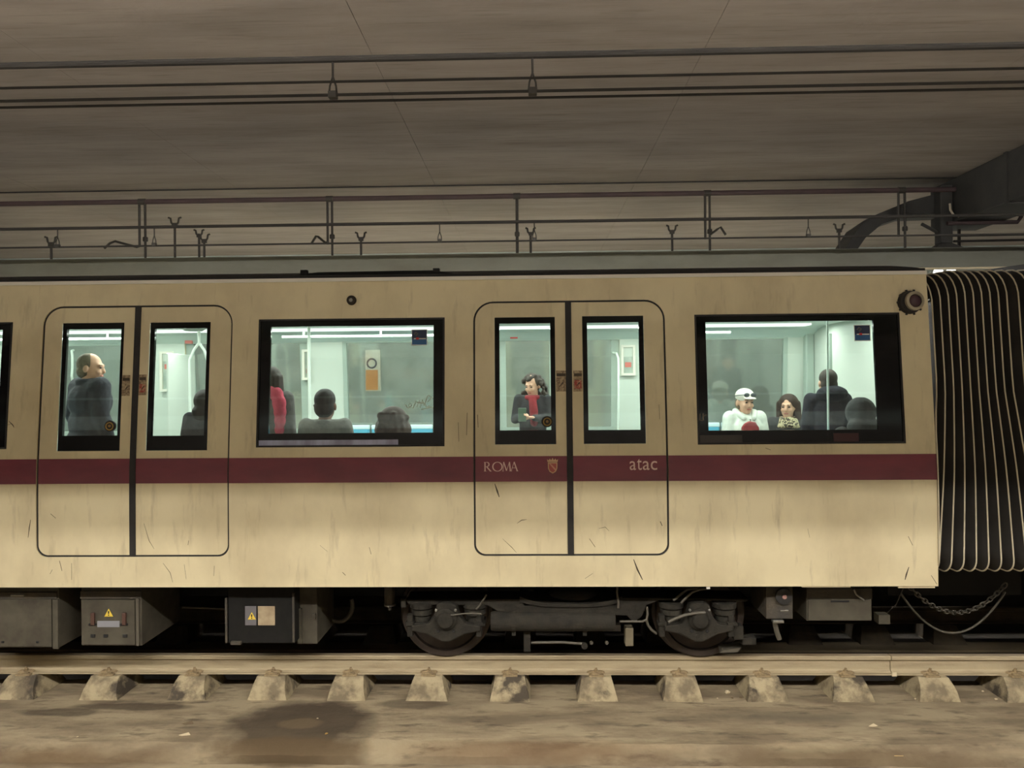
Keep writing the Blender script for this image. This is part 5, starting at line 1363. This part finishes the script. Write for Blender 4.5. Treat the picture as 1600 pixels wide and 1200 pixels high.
def person(label, px, ptop, y, rot, seated=False, k=None, head=(0, 0), skin_=skin_a, jacket=None, hair=('short', None), face=True, puff=1.0, arms='down', lean=0.0, collar=0.0, hs=1.17):
    x, ztop = atY(px, ptop, y)
    ZB_ = ZF
    if k is None: k = (ztop - ZF) / 1.75 if not seated else 0.97
    hipz = (0.92 * k) if not seated else (ztop - ZF - 0.83 * k)
    e = empty('person', (x, y, ZF), label, 'person'); e.rotation_euler = (0, 0, rot)
    Rl = Matrix.Rotation(lean, 3, 'X')                 # leaning towards -Y
    def T(a, b, c): 
        v = Rl @ Vector((a * k, b * k, c * k)); return v + Vector((0, 0, hipz))
    Hc = T(0, -0.015, 0.83 - 0.124 * hs)
    kh = k * hs
    Rh = Matrix.Rotation(head[0], 3, 'Z') @ Matrix.Rotation(head[1], 3, 'X')
    def H(a, b, c): return Hc + Rh @ (Vector((a, b, c)) * kh)
    kk = k
    # limbs
    sh = [T(s * 0.180, 0.0, 0.50) for s in (-1, 1)]
    if arms == 'down': el = [T(s * 0.235, 0.03, 0.22) for s in (-1, 1)]; wr = [T(s * 0.225, -0.06, -0.03) for s in (-1, 1)]
    elif arms == 'lap': el = [T(s * 0.235, -0.03, 0.23) for s in (-1, 1)]; wr = [T(s * 0.09, -0.25, 0.13) for s in (-1, 1)]
    elif arms == 'phone': el = [T(s * 0.225, -0.06, 0.24) for s in (-1, 1)]; wr = [T(-0.10, -0.25, 0.30), T(0.05, -0.23, 0.27)]
    if seated:
        kn = [Vector((s * 0.11 * k, -0.43 * k, hipz + 0.0)) for s in (-1, 1)]; an = [Vector((s * 0.11 * k, -0.42 * k, 0.08)) for s in (-1, 1)]
    else:
        kn = [Vector((s * 0.095 * k, -0.02, 0.49 * k)) for s in (-1, 1)]; an = [Vector((s * 0.10 * k, 0.01, 0.08)) for s in (-1, 1)]
    to = [a + Vector((0, -0.17 * k, -0.045)) for a in an]
    hp = [Vector((s * 0.09 * k, 0, hipz)) for s in (-1, 1)]
    # body: one surface
    q = MB()
    ellipsoid(q, H(0, 0.014, 0.03), (0.076 * kh, 0.094 * kh, 0.094 * kh), Rh)
    ellipsoid(q, H(0, -0.028, -0.03), (0.062 * kh, 0.066 * kh, 0.090 * kh), Rh)
    ellipsoid(q, H(0, -0.050, -0.088), (0.038 * kh, 0.036 * kh, 0.030 * kh), Rh)
    capsule(q, H(0, -0.094, 0.012), 0.008 * kh, H(0, -0.104, -0.028), 0.014 * kh)
    capsule(q, H(-0.036, -0.082, 0.026), 0.012 * kh, H(0.036, -0.082, 0.026), 0.012 * kh)
    for s in (-1, 1):
        ellipsoid(q, H(s * 0.079, 0.012, -0.012), (0.011 * kh, 0.022 * kh, 0.033 * kh), Rh)
        ellipsoid(q, H(s * 0.036, -0.070, -0.028), (0.024 * kh, 0.022 * kh, 0.022 * kh), Rh)
    capsule(q, H(0, 0.02, -0.07), 0.054 * kk, T(0, 0.02, 0.53), 0.062 * kk)
    capsule(q, T(-0.14, 0.01, 0.49), 0.062 * kk, T(0.14, 0.01, 0.49), 0.062 * kk)
    ellipsoid(q, T(0, 0, 0.36), (0.155 * kk, 0.105 * kk, 0.19 * kk)); ellipsoid(q, T(0, 0, 0.13), (0.145 * kk, 0.10 * kk, 0.19 * kk)); ellipsoid(q, T(0, 0.01, 0), (0.155 * kk, 0.11 * kk, 0.11 * kk))
    for i in (0, 1):
        capsule(q, sh[i], 0.050 * kk, el[i], 0.040 * kk); capsule(q, el[i], 0.040 * kk, wr[i], 0.028 * kk)
        capsule(q, hp[i], 0.082 * kk, kn[i], 0.056 * kk); capsule(q, kn[i], 0.056 * kk, an[i], 0.038 * kk); capsule(q, an[i], 0.040 * kk, to[i], 0.030 * kk)
        # hand: palm, four fingers in two bends, thumb off the side of the palm
        d = (wr[i] - el[i]).normalized(); sd = Vector((1 if i == 0 else -1, 0, 0)); sd = (sd - d * sd.dot(d)).normalized(); nn = d.cross(sd)
        if nn.y > 0: nn = -nn
        pc = wr[i] + d * 0.05 * k
        capsule(q, wr[i] + d * 0.02 * k - sd * 0.018 * k, 0.019 * k, pc + d * 0.03 * k - sd * 0.020 * k, 0.017 * k); capsule(q, wr[i] + d * 0.02 * k + sd * 0.018 * k, 0.019 * k, pc + d * 0.03 * k + sd * 0.020 * k, 0.017 * k)
        for f, ln in zip((-0.030, -0.010, 0.010, 0.029), (0.058, 0.074, 0.078, 0.068)):
            b0 = pc + d * 0.035 * k + sd * f * k; b1 = b0 + (d + nn * 0.35).normalized() * ln * 0.55 * k; b2 = b1 + (d * 0.5 + nn).normalized() * ln * 0.5 * k
            capsule(q, b0, 0.0095 * k, b1, 0.009 * k, 8, 3); capsule(q, b1, 0.009 * k, b2, 0.0075 * k, 8, 3)
        t0 = wr[i] + d * 0.03 * k + sd * 0.026 * k; t1 = t0 + (d * 0.6 + sd * 0.7 + nn * 0.3).normalized() * 0.04 * k; t2 = t1 + (d + nn * 0.5).normalized() * 0.03 * k
        capsule(q, t0, 0.013 * k, t1, 0.010 * k, 8, 3); capsule(q, t1, 0.010 * k, t2, 0.008 * k, 8, 3)
    blob('body', q, 0.0105, skin_, e, 2)
    # jacket
    q = MB(); p = puff
    ellipsoid(q, T(0, 0, 0.36), (0.185 * kk * p, 0.13 * kk * p, 0.20 * kk)); ellipsoid(q, T(0, 0, 0.14), (0.175 * kk * p, 0.128 * kk * p, 0.20 * kk)); ellipsoid(q, T(0, 0.005, 0.0), (0.18 * kk * p, 0.135 * kk * p, 0.12 * kk))
    capsule(q, T(-0.172, 0.01, 0.485), 0.076 * kk * p, T(0.172, 0.01, 0.485), 0.074 * kk * p)
    capsule(q, T(-0.06, 0.02, 0.515), 0.046 * kk * p, T(0.06, 0.02, 0.515), 0.05 * kk * p)
    for i in (0, 1):
        capsule(q, sh[i], 0.072 * kk * p, el[i], 0.058 * kk * p); capsule(q, el[i], 0.058 * kk * p, wr[i], 0.043 * kk * p)
    n_ = 14
    rc = 0.085 * kk
    for c_ in range(n_):
        a = 6.28318 * c_ / n_; b = 6.28318 * (c_ + 1) / n_
        capsule(q, T(0.078 * math.cos(a), 0.012 + 0.078 * math.sin(a), 0.530 + 0.012 * math.sin(a)), 0.022 * kk + collar * 0.4, T(0.078 * math.cos(b), 0.012 + 0.078 * math.sin(b), 0.530 + 0.012 * math.sin(b)), 0.022 * kk + collar * 0.4, 8, 3)
        if collar: capsule(q, T(0.088 * math.cos(a), 0.015 + 0.088 * math.sin(a), 0.555), 0.02 + collar * 0.5, T(0.088 * math.cos(b), 0.015 + 0.088 * math.sin(b), 0.555), 0.02 + collar * 0.5, 8, 3)
    blob('jacket', q, 0.014, jacket, e, 4)
    q = MB()
    ellipsoid(q, T(0, 0.01, -0.01), (0.168 * kk, 0.122 * kk, 0.12 * kk))
    for i in (0, 1): capsule(q, hp[i], 0.094 * kk, kn[i], 0.068 * kk); capsule(q, kn[i], 0.068 * kk, an[i], 0.056 * kk)
    blob('trousers', q, 0.018, jeans, e)
    for i in (0, 1):
        q = MB(); capsule(q, an[i] + Vector((0, 0.03, -0.035)), 0.044, to[i] + Vector((0, -0.02, 0.0)), 0.036); blob('shoe', q, 0.016, shoe_m, e)
    # face
    if face:
        for s in (-1, 1):
            q = MB(); ellipsoid(q, H(s * 0.031, -0.088, 0.006), (0.014 * kh, 0.008 * kh, 0.007 * kh), Rh, 8); q2 = q.build('eye', eye_m, e, smooth=True)
            q = MB(); capsule(q, H(s * 0.018, -0.093, 0.028), 0.004 * kh, H(s * 0.046, -0.084, 0.028), 0.003 * kh, 6, 2); q.build('eyebrow', hair[1] or hair_br, e)
        q = MB(); capsule(q, H(-0.018, -0.090, -0.062), 0.006 * kh, H(0.018, -0.090, -0.062), 0.006 * kh, 8, 3); q.build('lips', lip_m, e, smooth=True)
    # hair
    st, hm = hair; rnd = random.Random(int(px)); q = MB()
    if st == 'short':
        ellipsoid(q, H(0, 0.022, 0.045), (0.084 * kh, 0.098 * kh, 0.090 * kh), Rh); ellipsoid(q, H(0, 0.05, -0.02), (0.080 * kh, 0.066 * kh, 0.080 * kh), Rh)
    elif st == 'thin':
        ellipsoid(q, H(0, 0.026, 0.032), (0.083 * kh, 0.091 * kh, 0.094 * kh), Rh); ellipsoid(q, H(0, 0.05, -0.03), (0.078 * kh, 0.062 * kh, 0.065 * kh), Rh)
    elif st == 'bob':
        ellipsoid(q, H(0, 0.03, -0.005), (0.125 * kh, 0.12 * kh, 0.13 * kh), Rh); ellipsoid(q, H(0, 0.04, -0.07), (0.15 * kh, 0.10 * kh, 0.12 * kh), Rh)
        for c_ in range(30): a = rnd.uniform(0, 3.1416); zz_ = rnd.uniform(-0.14, 0.06); ellipsoid(q, H(0.115 * math.cos(a), 0.04 + 0.085 * math.sin(a), zz_), [0.03 * kh] * 3, None, 6)
    elif st == 'long':
        ellipsoid(q, H(0, 0.03, 0.045), (0.098 * kh, 0.104 * kh, 0.092 * kh), Rh)
        for c_ in range(9):
            a = math.pi * (c_ / 8) ; cx, cy = 0.088 * math.cos(a), 0.02 + 0.075 * math.sin(a)
            capsule(q, H(cx, cy, 0.03), 0.036 * kh, H(cx * 1.15, cy, -0.15 - 0.03 * rnd.random()), 0.030 * kh)
    elif st == 'curly':
        for c_ in range(150):
            a = rnd.uniform(0, 6.283); zz_ = rnd.uniform(-0.20, 0.11)
            rr = 0.118 if zz_ > -0.02 else 0.140
            rr *= math.sqrt(max(0.08, 1 - (max(0, zz_) / 0.115) ** 2))
            cx, cy = rr * math.cos(a), 0.02 + rr * math.sin(a)
            if cy < -0.025 and zz_ < 0.055: continue
            ellipsoid(q, H(cx, cy, zz_), [rnd.uniform(0.018, 0.03) * kh] * 3, None, 6)
        ellipsoid(q, H(0, 0.032, 0.035), (0.094 * kh, 0.092 * kh, 0.094 * kh), Rh)
    elif st == 'hood':
        ellipsoid(q, H(0, 0.02, 0.02), (0.115 * kh, 0.125 * kh, 0.125 * kh), Rh); ellipsoid(q, H(0, 0.06, -0.10), (0.13 * kh, 0.10 * kh, 0.10 * kh), Rh)
    if st != 'none': blob('hair' if st != 'hood' else 'hood', q, 0.010, hm, e, {'curly': 1, 'bob': 7}.get(st, 2))
    return e, T, H, Rh, kh
P3 = math.pi
dark_j = cloth('jacket_slate', (58, 60, 68), (40, 42, 50))
e, T, H, Rh, k = person('standing man with thin grey hair and a slate jacket at the left door', 140, 552, 0.62, R(150), head=(R(-52), R(3)), jacket=dark_j, hair=('thin', hair_gy), puff=1.38, collar=0.018)
e, T, H, Rh, k = person('short person with dark hair low in the right pane of the left door', 320, 611, 0.62, R(200), jacket=dark_j, hair=('hood', hair_bk), face=False, puff=1.05)
e, T, H, Rh, k = person('person in grey with a pink scarf at the left side of the middle window', 424, 574, 0.60, R(165), jacket=cloth('jacket_grey', (96, 94, 92), (76, 74, 72)), hair=('long', hair_db), face=False, puff=1.15)
q = MB(); pink = cloth('scarf_pink', (214, 84, 104), (180, 60, 84))
for a, b, c, r in ((-0.06, 0.10, 0.57, 0.05), (-0.13, 0.09, 0.53, 0.065), (-0.16, 0.10, 0.45, 0.07), (-0.17, 0.10, 0.36, 0.065), (-0.17, 0.10, 0.27, 0.06), (-0.16, 0.10, 0.18, 0.05)):
    ellipsoid(q, T(a, b, c), (r, r * 0.8, r * 1.25))
blob('scarf', q, 0.012, pink, e)
e, T, H, Rh, k = person('seated man with close-cropped black hair and a pale grey jacket, back to the window', 508, 609, 0.34, R(180), True, 1.0, skin_=skin_b, jacket=cloth('jacket_pale_grey', (136, 136, 128), (112, 112, 106)), hair=('short', hair_bk), arms='lap', face=False)
q = MB(); q.tube([H(0.085, 0.0, 0.01), H(0.105, -0.03, 0.0), H(0.10, -0.05, -0.02), H(0.088, -0.03, -0.04), H(0.085, 0.0, -0.02)], 0.006, 6); q.build('spectacle_arm', eye_m, e)
e, T, H, Rh, k = person('seated person with brown hair slumped low in the middle window', 614, 634, 0.36, R(190), True, 0.98, jacket=cloth('jacket_taupe', (112, 106, 92), (92, 86, 76)), hair=('bob', hair_br), arms='lap', face=False)
e, T, H, Rh, k = person('woman with dark curly hair and a red scarf looking down behind the right door', 832, 585, 1.95, R(-8), k=None, head=(R(-20), R(16)), jacket=cloth('coat_dark', (40, 42, 46), (28, 30, 34)), hair=('curly', hair_db), arms='phone', puff=1.05)
q = MB()
for c_ in range(10):
    a = 6.28318 * c_ / 10; b = 6.28318 * (c_ + 1) / 10
    capsule(q, T(0.075 * math.cos(a), -0.005 + 0.085 * math.sin(a), 0.525), 0.034, T(0.075 * math.cos(b), -0.005 + 0.085 * math.sin(b), 0.525), 0.034, 8, 3)
capsule(q, T(0.01, -0.10, 0.51), 0.045, T(0.03, -0.13, 0.36), 0.05); capsule(q, T(0.03, -0.13, 0.36), 0.05, T(0.035, -0.135, 0.20), 0.045)
blob('scarf', q, 0.011, cloth('scarf_red', (140, 38, 46), (110, 26, 36)), e)
x, y = e.location.x, e.location.y
q = MB(); xx, zz_ = atY(816, 648, y - 0.27)
q.box(xx - 0.045, xx + 0.045, y - 0.30, y - 0.285, zz_ - 0.075, zz_ + 0.075)
tag(q.build('mobile_phone', mat('phone_green', (70, 92, 76), rough=0.4), None, (xx, y - 0.29, zz_ - 0.075), bevel=0.006), 'dark green phone held by the curly-haired woman', 'phone')
wht = cloth('jacket_white', (226, 232, 222), (204, 212, 202))
e, T, H, Rh, k = person('seated man in a white hooded jacket and white cap with sunglasses on it', 1163, 609, 2.16, R(8), True, 0.98, head=(R(4), R(6)), jacket=wht, hair=('short', hair_gy), arms='lap', puff=1.22)
q = MB()
for s_ in (-1, 1): capsule(q, T(s_ * 0.07, 0.09, 0.57), 0.045, T(s_ * 0.11, -0.02, 0.56), 0.042); capsule(q, T(s_ * 0.11, -0.02, 0.56), 0.042, T(s_ * 0.06, -0.125, 0.50), 0.03)
blob('hood', q, 0.011, wht, e)
q = MB(); q.tube([T(0.0, -0.155, 0.49), T(0.0, -0.17, 0.40), T(0.0, -0.172, 0.28), T(0.0, -0.165, 0.16)], 0.006, 6); q.build('zip', plate_g, e)
q = MB(); ellipsoid(q, H(0, 0.012, 0.062), (0.092 * k, 0.106 * k, 0.078 * k), Rh); ellipsoid(q, H(0, -0.095, 0.050), (0.065 * k, 0.06 * k, 0.012 * k), Rh)
blob('cap', q, 0.009, white_m, e)
for s in (-1, 1):
    q = MB(); ellipsoid(q, H(s * 0.036, -0.098, 0.083), (0.031 * k, 0.010 * k, 0.022 * k), Rh, 10); q.build('sunglass_lens', mat('lens_grey', (70, 74, 78), rough=0.15), e, smooth=True)
    q = MB(); q.tube([H(s * 0.06, -0.09, 0.085), H(s * 0.095, -0.04, 0.075), H(s * 0.1, 0.03, 0.06)], 0.005, 6); q.build('sunglass_arm', mat('lens_grey', (70, 74, 78)), e)
xx, zz_ = atY(1172, 668, e.location.y - 0.33)
q = MB(); q.prism([(xx + a * 0.011, e.location.y - 0.36, zz_ + b * 0.011) for a, b in ((-9, -9), (9, -9), (8.5, 0), (5, 5.5), (-1, 6.5), (-6, 4), (-8.5, 0))], (0, 0.05, 0))
tag(q.build('red_pouch', cloth('pouch_red', (150, 44, 46), (120, 34, 38)), None, (xx, e.location.y - 0.34, zz_ - 0.1), bevel=0.012), 'dark red pouch held by the man in white', 'pouch')
e, T, H, Rh, k = person('seated woman with long brown hair and a leopard-print scarf', 1231, 617, 2.16, R(-14), True, 0.95, head=(R(-18), R(4)), jacket=cloth('coat_charcoal', (52, 56, 58), (38, 42, 44)), hair=('long', hair_br), arms='lap')
q = MB()
for zz2, rr2 in ((0.50, 0.10), (0.53, 0.088), (0.46, 0.115)):
    for c_ in range(12):
        a = 6.28318 * c_ / 12; b = 6.28318 * (c_ + 1) / 12
        capsule(q, T(rr2 * math.cos(a), -0.01 + rr2 * math.sin(a), zz2 + 0.012 * math.sin(3 * a)), 0.03, T(rr2 * math.cos(b), -0.01 + rr2 * math.sin(b), zz2 + 0.012 * math.sin(3 * b)), 0.03, 8, 3)
blob('scarf', q, 0.011, mat('leopard', (194, 182, 146), rough=0.9, var=(58, 46, 34), scale=34, lo=0.5, hi=0.56, detail=1.5), e)
e, T, H, Rh, k = person('standing man in a navy jacket with a turned-up collar, back to the end window', 1293, 578, 0.85, R(168), jacket=cloth('jacket_navy', (32, 36, 48), (24, 26, 34)), hair=('short', hair_db), head=(R(10), 0), puff=1.08, collar=0.02, face=False)
q = MB(); ellipsoid(q, T(-0.03, 0.09, 0.56), (0.15, 0.085, 0.085)); blob('hood', q, 0.012, cloth('jacket_navy', 0, 0), e)
e, T, H, Rh, k = person('seated person in a dark grey hood beside the standing man in navy', 1344, 624, 0.36, R(185), True, 0.97, jacket=cloth('jacket_dark_grey', (60, 62, 62), (48, 50, 50)), hair=('hood', cloth('hood_grey', (64, 66, 66), (50, 52, 52))), arms='lap', face=False, puff=1.1)
